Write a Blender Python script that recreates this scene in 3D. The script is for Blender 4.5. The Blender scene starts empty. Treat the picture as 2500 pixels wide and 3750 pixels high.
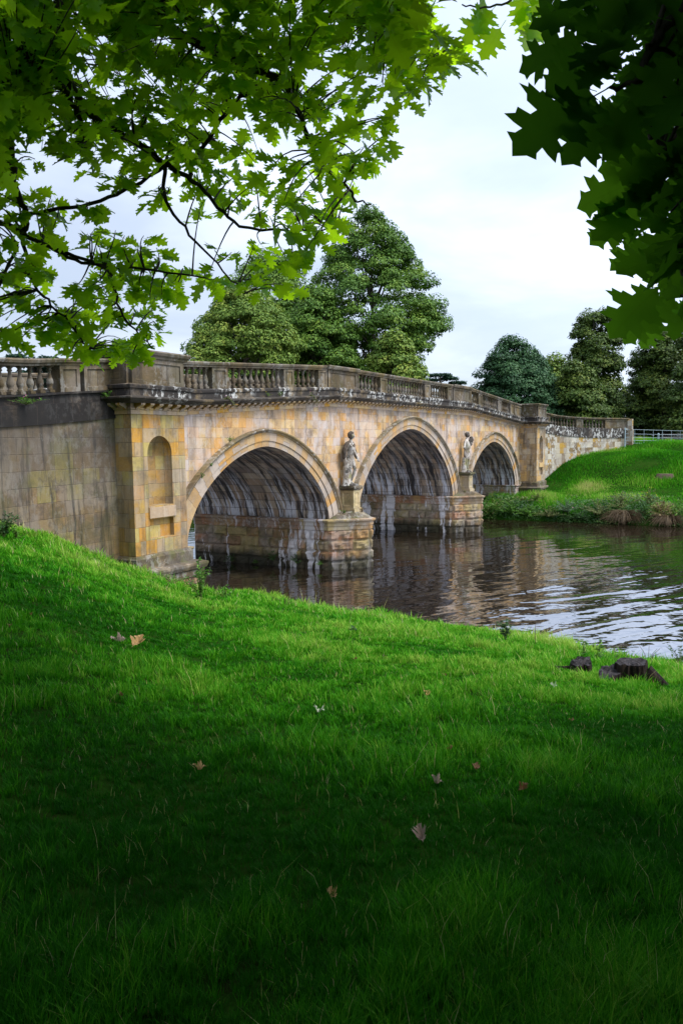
import bpy, bmesh, math, random
import numpy as np
from mathutils import Vector, Matrix, noise as mnoise

# ------------------------------------------------------------------ camera, sky, sun, exposure
scene = bpy.context.scene
COL = scene.collection
random.seed(7)
rng = np.random.default_rng(11)

FPX, PITCH, ROLL, YAW = 2856.36, 0.09042, -0.0126, 1.06219
CAM = np.array([-36.5335, -16.2702, 5.355])
_fw = np.array([math.sin(YAW), math.cos(YAW), 0.0])
_rt = np.array([math.cos(YAW), -math.sin(YAW), 0.0])
_up = np.array([0.0, 0.0, 1.0])
VF = _fw * math.cos(PITCH) - _up * math.sin(PITCH)
VU0 = _up * math.cos(PITCH) + _fw * math.sin(PITCH)
VR = _rt * math.cos(ROLL) + VU0 * math.sin(ROLL)
VU = VU0 * math.cos(ROLL) - _rt * math.sin(ROLL)

cd = bpy.data.cameras.new("camera")
cam = bpy.data.objects.new("camera", cd)
COL.objects.link(cam)
cd.sensor_fit = 'VERTICAL'
cd.sensor_height = 36.0
cd.lens = FPX / 3750 * 36.0
cd.clip_start = 0.05
cd.clip_end = 3000
m = Matrix(((VR[0], VU[0], -VF[0], CAM[0]), (VR[1], VU[1], -VF[1], CAM[1]), (VR[2], VU[2], -VF[2], CAM[2]), (0, 0, 0, 1)))
cam.matrix_world = m
scene.camera = cam

SUN_EL, SUN_AZ = math.radians(56), math.atan2(-0.90, 0.15)   # direction towards the sun in the x-y plane
sdir = Vector((math.cos(SUN_AZ) * math.cos(SUN_EL), math.sin(SUN_AZ) * math.cos(SUN_EL), math.sin(SUN_EL)))
ld = bpy.data.lights.new("sun", 'SUN')
ld.energy = 2.6
ld.angle = math.radians(20)
ld.color = (1.0, 0.95, 0.87)
sun = bpy.data.objects.new("sun", ld)
COL.objects.link(sun)
sun.rotation_euler = (-sdir).to_track_quat('-Z', 'Y').to_euler()

scene.view_settings.view_transform = 'Standard'
scene.view_settings.look = 'None'
scene.view_settings.gamma = 1
scene.view_settings.exposure = 0.62
scene.cycles.use_denoising = True
scene.cycles.max_bounces = 8
scene.cycles.diffuse_bounces = 4
scene.cycles.transmission_bounces = 6
scene.cycles.sample_clamp_indirect = 6


# ------------------------------------------------------------------ node helper
class NT:
    def __init__(s, tree):
        s.t = tree
        s.t.nodes.clear()

    def new(s, typ, **kw):
        n = s.t.nodes.new(typ)
        for k, v in kw.items():
            setattr(n, k, v)
        return n

    def set(s, sock, v):
        if isinstance(v, bpy.types.NodeSocket):
            s.t.links.new(v, sock)
        elif v is not None:
            if sock.type == 'RGBA' and len(v) == 3:
                v = (*v, 1)
            sock.default_value = v

    def math(s, op, a, b=None, c=None, clamp=False):
        n = s.new('ShaderNodeMath', operation=op, use_clamp=clamp)
        for i, v in enumerate((a, b, c)):
            if v is not None:
                s.set(n.inputs[i], v)
        return n.outputs[0]

    def uv(s):
        return s.new('ShaderNodeUVMap', uv_map='uv').outputs[0]

    def sep(s, v):
        n = s.new('ShaderNodeSeparateXYZ'); s.set(n.inputs[0], v); return n.outputs

    def comb(s, x=0.0, y=0.0, z=0.0):
        n = s.new('ShaderNodeCombineXYZ')
        for i, v in enumerate((x, y, z)):
            s.set(n.inputs[i], v)
        return n.outputs[0]

    def pos(s):
        return s.new('ShaderNodeNewGeometry').outputs['Position']

    def noise(s, vec, scale, detail=4, rough=.55, dist=0.0, color=False):
        n = s.new('ShaderNodeTexNoise')
        s.set(n.inputs['Vector'], vec)
        n.inputs['Scale'].default_value = scale
        n.inputs['Detail'].default_value = detail
        n.inputs['Roughness'].default_value = rough
        n.inputs['Distortion'].default_value = dist
        return n.outputs['Color' if color else 'Fac']

    def white(s, vec, dim='3D'):
        n = s.new('ShaderNodeTexWhiteNoise', noise_dimensions=dim)
        s.set(n.inputs[0], vec)
        return n.outputs

    def vmul(s, v, xyz):
        n = s.new('ShaderNodeVectorMath', operation='MULTIPLY')
        s.set(n.inputs[0], v); s.set(n.inputs[1], xyz); return n.outputs[0]

    def vadd(s, v, w):
        n = s.new('ShaderNodeVectorMath', operation='ADD')
        s.set(n.inputs[0], v); s.set(n.inputs[1], w); return n.outputs[0]

    def ramp(s, f, stops, interp='LINEAR'):
        n = s.new('ShaderNodeValToRGB')
        cr = n.color_ramp
        cr.interpolation = interp
        while len(cr.elements) < len(stops):
            cr.elements.new(0.5)
        for e, (p, c) in zip(cr.elements, stops):
            e.position = p
            e.color = (*c, 1) if not isinstance(c, (int, float)) else (c, c, c, 1)
        s.set(n.inputs[0], f)
        return n.outputs[0]

    def step(s, f, a, b):
        """0 below a, 1 above b, smooth between"""
        n = s.new('ShaderNodeMapRange', interpolation_type='SMOOTHSTEP')
        s.set(n.inputs[0], f)
        n.inputs[1].default_value = a; n.inputs[2].default_value = b
        return n.outputs[0]

    def mix(s, f, a, b, blend='MIX'):
        n = s.new('ShaderNodeMix', data_type='RGBA', blend_type=blend)
        s.set(n.inputs[0], f); s.set(n.inputs[6], a); s.set(n.inputs[7], b)
        return n.outputs[2]

    def bump(s, h, strength=.5, dist=.02, normal=None):
        n = s.new('ShaderNodeBump')
        n.inputs['Strength'].default_value = strength
        n.inputs['Distance'].default_value = dist
        s.set(n.inputs['Height'], h)
        if normal is not None:
            s.set(n.inputs['Normal'], normal)
        return n.outputs[0]

    def attr(s, name):
        return s.new('ShaderNodeAttribute', attribute_name=name).outputs

    def out(s, shader):
        o = s.new('ShaderNodeOutputMaterial')
        s.t.links.new(shader, o.inputs[0])

    def principled(s, color, rough=.9, normal=None, spec=.3, **kw):
        n = s.new('ShaderNodeBsdfPrincipled')
        s.set(n.inputs['Base Color'], color)
        s.set(n.inputs['Roughness'], rough)
        n.inputs['Specular IOR Level'].default_value = spec
        if normal is not None:
            s.set(n.inputs['Normal'], normal)
        for k, v in kw.items():
            s.set(n.inputs[k], v)
        return n.outputs[0]


def material(name):
    mt = bpy.data.materials.new(name)
    mt.use_nodes = True
    return mt, NT(mt.node_tree)


# ------------------------------------------------------------------ world: Nishita sky under thin bright cloud
world = bpy.data.worlds.new("World")
scene.world = world
world.use_nodes = True
w = NT(world.node_tree)
sky = w.new('ShaderNodeTexSky', sky_type='NISHITA')
sky.sun_disc = False
sky.sun_elevation = SUN_EL
sky.sun_rotation = math.pi / 2 - SUN_AZ
sky.dust_density = 1.5
tc = w.new('ShaderNodeTexCoord').outputs['Generated']
sx, sy, sz = w.sep(tc)
# project direction on a cloud layer overhead
den = w.math('ADD', w.math('MAXIMUM', sz, 0.0), 0.12)
cv = w.comb(w.math('DIVIDE', sx, den), w.math('DIVIDE', sy, den), 0.0)
cn = w.noise(w.vmul(cv, (1.0, 1.0, 1.0)), 0.55, 6, .55, .4)
cf = w.step(cn, 0.40, 0.62)
cloud = w.mix(w.noise(cv, 1.1, 5, .6), (6.4, 7.6, 10.1), (9.0, 9.8, 11.1))
fac = w.math('ADD', w.math('MULTIPLY', cf, 0.36), 0.60)
dot = w.new('ShaderNodeVectorMath', operation='DOT_PRODUCT'); w.set(dot.inputs[0], tc); dot.inputs[1].default_value = tuple(sdir)
gl = w.math('ADD', 0.60, w.math('MULTIPLY', w.math('POWER', w.math('MAXIMUM', w.math('ADD', w.math('MULTIPLY', dot.outputs['Value'], .5), .5), 0.0), 2.5), 1.5))
skyc = w.mix(fac, sky.outputs[0], cloud)
skyc = w.mix(1.0, skyc, w.comb(gl, gl, gl), 'MULTIPLY')
bg = w.new('ShaderNodeBackground')
w.set(bg.inputs[0], skyc)
bg.inputs[1].default_value = 0.1
wo = w.new('ShaderNodeOutputWorld')
w.t.links.new(bg.outputs[0], wo.inputs[0])


# ------------------------------------------------------------------ object helpers
def link(o, parent=None):
    COL.objects.link(o)
    if parent is not None:
        o.parent = parent
    return o


def tag(o, label=None, cat=None, group=None, kind=None):
    if label: o["label"] = label
    if cat: o["category"] = cat
    if group: o["group"] = group
    if kind: o["kind"] = kind
    return o


def empty(name, loc=(0, 0, 0), rz=0.0):
    o = bpy.data.objects.new(name, None)
    o.location = loc
    o.rotation_euler = (0, 0, rz)
    o.empty_display_size = 0.2
    return link(o)


class MB:
    """collects faces with uv; builds ONE mesh object"""
    def __init__(s):
        s.v = []; s.f = []; s.uv = []; s.mi = []; s.sm = []

    def face(s, pts, uvs=None, mi=0, smooth=False):
        i = len(s.v)
        s.v.extend([tuple(float(c) for c in p) for p in pts])
        s.f.append(tuple(range(i, i + len(pts))))
        if uvs is None:
            a = Vector(pts[1]) - Vector(pts[0]); b = Vector(pts[2]) - Vector(pts[1])
            n = a.cross(b)
            if n.length < 1e-12:
                n = Vector((0, 0, 1))
            n.normalize()
            if abs(n.z) > .75:
                uvs = [(p[0], p[1]) for p in pts]
            elif abs(n.y) >= abs(n.x):
                uvs = [(p[0], p[2]) for p in pts]
            else:
                uvs = [(p[1] + 0.37, p[2]) for p in pts]
        s.uv.append(list(uvs)); s.mi.append(mi); s.sm.append(smooth)

    def grid(s, P, U=None, mi=0, smooth=True, flip=False):
        """P[i][j] grid of points, shared verts"""
        n, k = len(P), len(P[0])
        base = len(s.v)
        for r in P:
            s.v.extend([tuple(float(c) for c in p) for p in r])
        for i in range(n - 1):
            for j in range(k - 1):
                q = [(i, j), (i + 1, j), (i + 1, j + 1), (i, j + 1)]
                if flip: q = q[::-1]
                s.f.append(tuple(base + a * k + b for a, b in q))
                if U is None:
                    pts = [P[a][b] for a, b in q]
                    nn = (Vector(pts[1]) - Vector(pts[0])).cross(Vector(pts[2]) - Vector(pts[1]))
                    if abs(nn.y) >= abs(nn.x): s.uv.append([(p[0], p[2]) for p in pts])
                    else: s.uv.append([(p[1] + .37, p[2]) for p in pts])
                else:
                    s.uv.append([tuple(U[a][b]) for a, b in q])
                s.mi.append(mi); s.sm.append(smooth)

    def box(s, x0, x1, y0, y1, z0, z1, z0b=None, z1b=None, mi=0):
        """z0b/z1b: heights at x1 end (sloped along x)"""
        if z0b is None: z0b = z0
        if z1b is None: z1b = z1
        a = (x0, y0, z0); b = (x1, y0, z0b); c = (x1, y1, z0b); d = (x0, y1, z0)
        e = (x0, y0, z1); f = (x1, y0, z1b); g = (x1, y1, z1b); h = (x0, y1, z1)
        for q in ((a, b, f, e), (b, c, g, f), (c, d, h, g), (d, a, e, h), (e, f, g, h), (d, c, b, a)):
            s.face(q, mi=mi)

    def prism(s, plan, z0, z1, mi=0, cap=True, inset=0.0):
        """plan counter-clockwise list of (x, y)"""
        n = len(plan)
        cx = sum(p[0] for p in plan) / n; cy = sum(p[1] for p in plan) / n
        top = [(p[0] + (cx - p[0]) * inset, p[1] + (cy - p[1]) * inset) for p in plan]
        for i in range(n):
            a, b = plan[i], plan[(i + 1) % n]; c, d = top[(i + 1) % n], top[i]
            s.face([(a[0], a[1], z0), (b[0], b[1], z0), (c[0], c[1], z1), (d[0], d[1], z1)], mi=mi)
        if cap:
            s.face([(p[0], p[1], z1) for p in top], mi=mi)
            s.face([(p[0], p[1], z0) for p in plan[::-1]], mi=mi)

    def lathe(s, prof, cx, cy, cz, seg=12, mi=0):
        P = []
        for r, z in prof:
            P.append([(cx + r * math.cos(2 * math.pi * k / seg), cy + r * math.sin(2 * math.pi * k / seg), cz + z) for k in range(seg + 1)])
        U = [[(k / seg * .5, z) for k in range(seg + 1)] for r, z in prof]
        s.grid(P, U, mi=mi, flip=True)

    def tube(s, pts, radii, seg=6, mi=0):
        P = []
        prev = None
        pts = [Vector(p) for p in pts]
        for i, p in enumerate(pts):
            d = (pts[min(i + 1, len(pts) - 1)] - pts[max(i - 1, 0)])
            if d.length < 1e-9: d = Vector((0, 0, 1))
            d.normalize()
            if prev is None:
                prev = d.orthogonal().normalized()
            a = (prev - d * prev.dot(d))
            a = a.normalized() if a.length > 1e-6 else d.orthogonal().normalized()
            prev = a
            b = d.cross(a)
            r = radii[i] if hasattr(radii, '__len__') else radii
            P.append([tuple(p + (a * math.cos(t) + b * math.sin(t)) * r) for t in [2 * math.pi * k / seg for k in range(seg + 1)]])
        U = [[(k / seg, i * .2) for k in range(seg + 1)] for i in range(len(P))]
        s.grid(P, U, mi=mi, flip=False)

    def build(s, name, mats, parent=None, loc=None, merge=False):
        me = bpy.data.meshes.new(name)
        vs = s.v
        if loc is not None:
            vs = [(a - loc[0], b - loc[1], c - loc[2]) for a, b, c in vs]
        me.from_pydata(vs, [], s.f)
        uvl = me.uv_layers.new(name='uv')
        flat = [c for f in s.uv for u in f for c in u[:2]]
        uvl.data.foreach_set('uv', flat)
        me.polygons.foreach_set('material_index', s.mi)
        me.polygons.foreach_set('use_smooth', s.sm)
        for mt in (mats if isinstance(mats, (list, tuple)) else [mats]):
            me.materials.append(mt)
        me.update()
        o = bpy.data.objects.new(name, me)
        link(o, parent)
        if loc is not None and parent is None:
            o.location = loc
        return o


def sweep(mb, path, prof, zoff=0.0, mi=0, u0=0.0, cap=True):
    """profile (out, dz) along a 3D path; outward = right of travel; mitred in plan"""
    n = len(path)
    dirs = []
    for i in range(n - 1):
        d = np.array(path[i + 1][:2], float) - np.array(path[i][:2], float)
        dirs.append(d / (np.linalg.norm(d) + 1e-9))
    P = []; U = []
    L = u0
    plen = [0]
    for a, b in zip(prof[:-1], prof[1:]):
        plen.append(plen[-1] + math.hypot(b[0] - a[0], b[1] - a[1]))
    for i in range(n):
        if i > 0:
            L += math.hypot(path[i][0] - path[i - 1][0], path[i][1] - path[i - 1][1])
        d0 = dirs[max(i - 1, 0)]; d1 = dirs[min(i, n - 2)]
        n0 = np.array([d0[1], -d0[0]]); n1 = np.array([d1[1], -d1[0]])
        mm = n0 + n1
        mm = mm / max(1e-6, (mm @ mm)) * 2
        P.append([(path[i][0] + mm[0] * o, path[i][1] + mm[1] * o, path[i][2] + zoff + z) for o, z in prof])
        U.append([(L, prof[j][1] if True else 0) for j in range(len(prof))])
        U[-1] = [(L, path[i][2] + zoff + plen[j] + prof[0][1]) for j in range(len(prof))]
    # flat shading: separate quads
    for i in range(n - 1):
        for j in range(len(prof) - 1):
            mb.face([P[i][j], P[i + 1][j], P[i + 1][j + 1], P[i][j + 1]], [U[i][j], U[i + 1][j], U[i + 1][j + 1], U[i][j + 1]], mi=mi)
    if cap:
        mb.face(P[0][::-1], mi=mi)
        mb.face(P[-1], mi=mi)


# ------------------------------------------------------------------ stone materials
def stone_material(name, palette, ch=0.37, bl=0.78, joint=(0.10, 0.075, 0.055), jw=0.012, stain=.5, lichen=.0, green=.0,
                   black=.0, streak=.0, zdark=None, bumps=.5, calcite=0.0, jbump=1.0, calm=.0, warm=False, jo=.75, soot=None, dim=.82):
    meanc = tuple(sum(c[1][k] for c in palette) / len(palette) for k in range(3))
    mt, n = material(name)
    uv = n.uv()
    pos = n.pos()
    u, v, _ = n.sep(uv)
    wob = n.noise(pos, 1.3, 2)
    row = n.math('FLOOR', n.math('DIVIDE', v, ch))
    rr = n.white(row, '1D')[0]
    rw = n.white(n.math('ADD', row, 17.3), '1D')[0]
    L = n.math('MULTIPLY', n.math('ADD', n.math('MULTIPLY', rw, .5), .75), bl)
    uu = n.math('ADD', n.math('DIVIDE', u, L), n.math('MULTIPLY', rr, 7.31))
    cellx = n.math('FLOOR', uu)
    fx = n.math('SUBTRACT', uu, cellx)
    # split some of the stones in two
    sp = n.white(n.comb(cellx, row, 3.0))[0]
    cut = n.math('ADD', n.math('MULTIPLY', sp, .5), .25)
    second = n.math('GREATER_THAN', fx, cut)
    bid = n.comb(n.math('ADD', cellx, n.math('MULTIPLY', second, .5)), row, 1.0)
    wn = n.white(bid)
    fv = n.math('SUBTRACT', n.math('DIVIDE', v, ch), row)
    dx = n.math('MULTIPLY', n.math('MINIMUM', n.math('MINIMUM', fx, n.math('SUBTRACT', 1.0, fx)), n.math('ABSOLUTE', n.math('SUBTRACT', fx, cut))), L)
    dv = n.math('MULTIPLY', n.math('MINIMUM', fv, n.math('SUBTRACT', 1.0, fv)), ch)
    de = n.math('MINIMUM', dx, dv)
    de = n.math('ADD', de, n.math('MULTIPLY', n.math('SUBTRACT', n.noise(pos, 9, 3), .5), .012))
    jf = n.math('MULTIPLY', n.math('SUBTRACT', 1.0, n.step(de, jw * .3, jw)), n.step(n.noise(pos, 1.9, 4, .7), .36, .58))
    base = n.ramp(wn[0], palette, 'CONSTANT')
    hs = n.new('ShaderNodeHueSaturation'); hs.inputs['Saturation'].default_value = 1.45; n.set(hs.inputs['Color'], base); base = hs.outputs[0]
    # tooling / bedding: colour drift inside the stone
    g1 = n.noise(n.vmul(pos, (1.0, 1.0, 3.5)), 2.2, 6, .65, .6)
    base = n.mix(n.math('MULTIPLY', n.math('ABSOLUTE', n.math('SUBTRACT', g1, .5)), 1.6, clamp=True), base, n.ramp(g1, [(0.3, (0.34, 0.23, 0.15)), (0.5, (0.45, 0.37, 0.31)), (0.7, (0.55, 0.36, 0.17))]))
    base = n.mix(calm, base, meanc)
    zone = n.math('MULTIPLY', n.step(n.noise(n.vadd(n.vmul(pos, (1, 1, 1.3)), (11, 2, 5)), .5, 5, .65), .47, .56), n.math('ADD', .35, n.math('MULTIPLY', wn[0], .9)), clamp=True)
    base = n.mix(n.math('MULTIPLY', zone, .55), base, (0.64, 0.35, 0.12), 'MIX') if warm else base
    val = n.math('ADD', n.math('MULTIPLY', wn[0], .22), n.math('ADD', n.math('MULTIPLY', n.noise(pos, 14, 6, .7), .5), .64))
    base = n.mix(1.0, base, n.comb(val, val, val), 'MULTIPLY')
    # bleached grey-pink clouds
    gz = n.step(n.noise(n.vadd(pos, (7, 3, 1)), .9, 5, .6), .46, .58)
    base = n.mix(n.math('MULTIPLY', gz, .5), base, (0.60, 0.52, 0.49) if warm else (0.36, 0.31, 0.26))
    if stain:
        st = n.step(n.noise(n.vadd(pos, (1, 9, 4)), 1.1, 7, .72), .50, .64)
        base = n.mix(n.math('MULTIPLY', st, stain), base, (0.11, 0.09, 0.075))
    if streak:
        sn = n.noise(n.vmul(n.comb(u, v, 0.0), (1.0, 0.09, 1)), 2.6, 6, .7, .3)
        base = n.mix(n.math('MULTIPLY', n.step(sn, .50, .62), streak), base, (0.035, 0.030, 0.026))
        sn = n.noise(n.vadd(n.vmul(n.comb(u, v, 0.0), (1.0, 0.12, 1)), (40, 2, 0)), 3.4, 6, .75)
        base = n.mix(n.math('MULTIPLY', n.step(sn, .58, .66), streak * .22), base, (0.55, 0.52, 0.48))
    if black:
        bn = n.noise(n.vmul(pos, (1, 1, .7)), 1.7, 7, .7)
        base = n.mix(n.math('MULTIPLY', n.step(bn, .34, .50), black), base, (0.030, 0.026, 0.024))
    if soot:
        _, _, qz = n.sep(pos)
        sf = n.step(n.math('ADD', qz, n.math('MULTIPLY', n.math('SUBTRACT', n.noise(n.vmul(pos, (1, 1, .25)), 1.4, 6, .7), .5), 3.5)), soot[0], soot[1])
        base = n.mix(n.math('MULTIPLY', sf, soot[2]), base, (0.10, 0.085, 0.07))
    if green:
        bn = n.noise(n.vadd(pos, (3, 5, 9)), 1.1, 6, .65)
        base = n.mix(n.math('MULTIPLY', n.step(bn, .46, .60), green), base, (0.11, 0.11, 0.035))
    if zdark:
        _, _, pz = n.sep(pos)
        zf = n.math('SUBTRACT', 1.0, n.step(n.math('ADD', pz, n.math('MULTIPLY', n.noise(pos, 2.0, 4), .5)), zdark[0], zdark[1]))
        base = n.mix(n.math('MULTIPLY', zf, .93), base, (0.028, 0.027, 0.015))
    if calcite:
        px, py, pz = n.sep(pos)
        cc = n.noise(n.comb(n.math('MULTIPLY', n.math('ADD', py, n.math('MULTIPLY', wob, .35)), 1.0), n.math('MULTIPLY', px, .3), n.math('MULTIPLY', pz, .12)), 2.1, 5, .65)
        cm = n.math('MULTIPLY', n.math('MULTIPLY', n.step(cc, .52, .56), calcite), n.math('ADD', .12, n.math('MULTIPLY', n.step(py, -.4, .5), .88)))
        base = n.mix(cm, base, (0.66, 0.62, 0.62))
    base = n.mix(n.math('MULTIPLY', jf, jo), base, joint)
    if lichen:
        ln = n.noise(n.vadd(n.vmul(pos, (1, 1, .7)), (2, 2, 2)), 5.0, 8, .72)
        lz = n.step(n.noise(pos, .8, 3), .40, .56)
        base = n.mix(n.math('MULTIPLY', n.math('MULTIPLY', n.step(ln, .515, .555), lz), lichen), base, (0.58, 0.57, 0.53))
    base = n.mix(1.0, base, tuple(dim for _ in range(3)), 'MULTIPLY')
    h = n.math('SUBTRACT', n.math('MULTIPLY', n.noise(pos, 24, 6, .7), .35), n.math('MULTIPLY', jf, jbump))
    h = n.math('ADD', h, n.math('MULTIPLY', n.noise(pos, 4, 5, .6), .8))
    nb = n.bump(h, bumps, .02)
    n.out(n.principled(base, .88, nb, .25))
    return mt


PAL_WALL = [(0.0, (0.46, 0.36, 0.28)), (0.14, (0.56, 0.42, 0.27)), (0.30, (0.60, 0.36, 0.15)), (0.42, (0.50, 0.42, 0.36)), (0.56, (0.58, 0.45, 0.28)),
            (0.70, (0.47, 0.40, 0.36)), (0.80, (0.62, 0.33, 0.11)), (0.88, (0.66, 0.52, 0.33)), (0.95, (0.50, 0.28, 0.14))]
PAL_TOWER = [(0.0, (0.52, 0.36, 0.20)), (0.2, (0.58, 0.42, 0.22)), (0.4, (0.48, 0.38, 0.27)), (0.55, (0.60, 0.37, 0.17)), (0.75, (0.50, 0.42, 0.22)), (0.9, (0.56, 0.33, 0.16))]
PAL_WING = [(0.0, (0.25, 0.19, 0.13)), (0.2, (0.30, 0.235, 0.16)), (0.4, (0.215, 0.165, 0.12)), (0.6, (0.32, 0.27, 0.15)), (0.8, (0.27, 0.20, 0.13))]
PAL_RUST = [(0.0, (0.26, 0.18, 0.13)), (0.2, (0.36, 0.25, 0.16)), (0.4, (0.24, 0.19, 0.14)), (0.6, (0.33, 0.27, 0.17)), (0.8, (0.27, 0.165, 0.12))]
PAL_PARA = [(0.0, (0.145, 0.115, 0.075)), (0.3, (0.19, 0.15, 0.10)), (0.6, (0.125, 0.10, 0.07)), (0.8, (0.24, 0.19, 0.12))]

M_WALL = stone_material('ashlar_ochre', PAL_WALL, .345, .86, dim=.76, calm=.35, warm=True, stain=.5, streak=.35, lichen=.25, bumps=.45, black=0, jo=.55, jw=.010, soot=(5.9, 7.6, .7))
M_TOWER = stone_material('ashlar_golden', PAL_TOWER, .385, .70, dim=.72, calm=.2, stain=.45, streak=.35, lichen=.12, bumps=.4, jo=.6, green=.2)
M_WING = stone_material('ashlar_dirty', PAL_WING, .395, .95, dim=.64, stain=.75, streak=.85, lichen=.10, green=.35, bumps=.45, jo=.6, soot=(3.2, 5.6, .6))
PAL_WINGR = [(0.0, (0.52, 0.48, 0.40)), (0.25, (0.26, 0.20, 0.13)), (0.45, (0.58, 0.54, 0.46)), (0.65, (0.20, 0.155, 0.10)), (0.8, (0.42, 0.30, 0.15))]
M_WINGR = stone_material('ashlar_lichened', PAL_WINGR, .42, .8, stain=.4, streak=.2, lichen=.7, bumps=.4)
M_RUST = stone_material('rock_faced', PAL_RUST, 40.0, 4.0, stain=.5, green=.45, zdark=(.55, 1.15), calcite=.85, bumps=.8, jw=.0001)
M_IMPOST = stone_material('impost_stone', PAL_RUST, 40.0, 1.1, stain=.6, lichen=.35, green=.25, calcite=.8, bumps=.5)
M_PARA = stone_material('parapet_stone', PAL_PARA, 40.0, 1.3, dim=.50, stain=.5, streak=.5, lichen=.35, green=.3, bumps=.5)
M_PLINTH = stone_material('lichened_plinth', PAL_PARA, 40.0, 1.1, dim=.78, stain=.8, lichen=1.0, black=.95, bumps=.6)
M_BLACK = stone_material('blackened_band', [(0, (.05, .04, .032)), (.5, (.03, .025, .022)), (.8, (.08, .06, .045))], 40.0, 1.2, dim=.45, stain=.9, lichen=.06, black=.95, bumps=.4)
M_BLACKR = stone_material('blackened_band_lichened', [(0, (.06, .05, .04)), (.5, (.035, .03, .026)), (.8, (.10, .08, .06))], 40.0, 1.2, stain=.9, lichen=.9, black=.9, bumps=.5)
M_CORN = stone_material('cornice_stone', PAL_PARA, 40.0, 1.2, dim=.6, stain=.8, lichen=.35, black=.8, bumps=.4)
PAL_FR = [(0.0, (0.50, 0.40, 0.31)), (0.3, (0.46, 0.38, 0.32)), (0.6, (0.56, 0.43, 0.28)), (0.85, (0.50, 0.33, 0.17))]
M_FRIEZE = stone_material('frieze_stone', PAL_FR, 40.0, .9, stain=.35, streak=.2, lichen=.15, bumps=.3)
PAL_RING = [(0.0, (0.57, 0.42, 0.28)), (0.2, (0.54, 0.45, 0.37)), (0.4, (0.59, 0.46, 0.32)), (0.6, (0.54, 0.47, 0.41)), (0.85, (0.58, 0.39, 0.23))]
M_RING = stone_material('voussoir_stone', PAL_RING, .43, 3.0, dim=.66, stain=.25, lichen=.12, bumps=.35)
M_MOULD = stone_material('archivolt_stone', PAL_PARA, 1.0, 3.0, stain=.5, lichen=.55, green=.3, bumps=.4)
PAL_PED = [(0.0, (0.46, 0.38, 0.26)), (0.5, (0.50, 0.42, 0.29))]
M_PED = stone_material('pedestal_stone', PAL_PED, 40, 9, stain=.45, green=.35, lichen=.15, bumps=.35)


M_BASE = stone_material('mossy_base', PAL_PARA, 40.0, .8, stain=.7, lichen=.25, green=.7, black=.55, bumps=.5)


def soffit_material():
    mt, n = material('stained_vault')
    pos = n.pos(); uv = n.uv()
    u, v, _ = n.sep(uv)     # u: along the arc (m), v: depth under the bridge (m)
    # brick courses run along y
    row = n.math('FLOOR', n.math('DIVIDE', u, .42))
    off = n.white(row, '1D')[0]
    c = n.math('ADD', n.math('DIVIDE', v, .9), n.math('MULTIPLY', off, 5))
    cf = n.math('FLOOR', c)
    wn = n.white(n.comb(cf, row, 0.0))
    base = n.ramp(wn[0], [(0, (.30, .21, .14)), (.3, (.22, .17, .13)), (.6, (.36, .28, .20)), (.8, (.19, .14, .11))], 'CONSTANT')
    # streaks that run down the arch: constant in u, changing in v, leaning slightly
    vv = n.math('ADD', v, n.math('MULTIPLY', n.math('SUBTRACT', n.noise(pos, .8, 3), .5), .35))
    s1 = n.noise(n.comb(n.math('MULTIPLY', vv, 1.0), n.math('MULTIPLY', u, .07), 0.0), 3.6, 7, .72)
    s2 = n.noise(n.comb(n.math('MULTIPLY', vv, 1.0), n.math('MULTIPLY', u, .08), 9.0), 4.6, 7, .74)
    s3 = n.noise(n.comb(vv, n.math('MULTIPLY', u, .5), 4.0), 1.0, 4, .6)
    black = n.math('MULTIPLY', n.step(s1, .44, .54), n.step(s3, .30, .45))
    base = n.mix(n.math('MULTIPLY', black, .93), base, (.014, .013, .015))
    big = n.step(n.noise(n.comb(v, n.math('MULTIPLY', u, .35), 2.0), .8, 3), .30, .50)
    whitef = n.math('MULTIPLY', n.step(s2, .49, .58), big)
    _, _, sz_ = n.sep(pos)
    lowf = n.math('SUBTRACT', 1.0, n.math('MULTIPLY', n.step(sz_, 2.4, 4.8), .85))
    base = n.mix(n.math('MULTIPLY', n.math('MULTIPLY', whitef, lowf), .9), base, (.62, .61, .65))
    fu = n.math('SUBTRACT', n.math('DIVIDE', u, .42), row)
    j = n.math('MINIMUM', fu, n.math('SUBTRACT', 1.0, fu))
    jf = n.math('SUBTRACT', 1.0, n.step(j, .01, .05))
    base = n.mix(n.math('MULTIPLY', jf, .65), base, (.02, .017, .014))
    nb = n.bump(n.math('SUBTRACT', n.noise(pos, 12, 6, .7), n.math('MULTIPLY', jf, .8)), .5, .03)
    n.out(n.principled(base, .8, nb, .35))
    return mt


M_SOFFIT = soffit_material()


def simple(name, c1, c2, scale=3, rough=.8, bumps=.4, spec=.3, **kw):
    mt, n = material(name)
    pos = n.new('ShaderNodeTexCoord').outputs['Object']
    f = n.noise(pos, scale, 6, .65)
    n.out(n.principled(n.mix(n.step(f, .35, .65), c1, c2), rough, n.bump(n.noise(pos, scale * 4, 5), bumps, .02), spec, **kw))
    return mt


M_ROAD = simple('road_gravel', (.16, .14, .12), (.22, .2, .17), 6)

# ------------------------------------------------------------------ THE BRIDGE
A_C, W_P, B_L, B_R = 5.821, 2.624, 4.511, 4.817
ZS, ZI = 2.085, 1.65
XL = -(A_C + W_P + B_L)      # centre of the left arch
XR = A_C + W_P + B_R
ARCHES = [(XL, B_L, 5.205), (0.0, A_C, 5.937), (XR, B_R, 5.205)]
NEXP = 1.709
DEPTH = 7.1
TL0, TL1 = -21.0, -18.87     # left tower in x
TR0, TR1 = 19.15, 21.5
TF = -1.25                   # tower front
KX = 8.28


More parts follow.
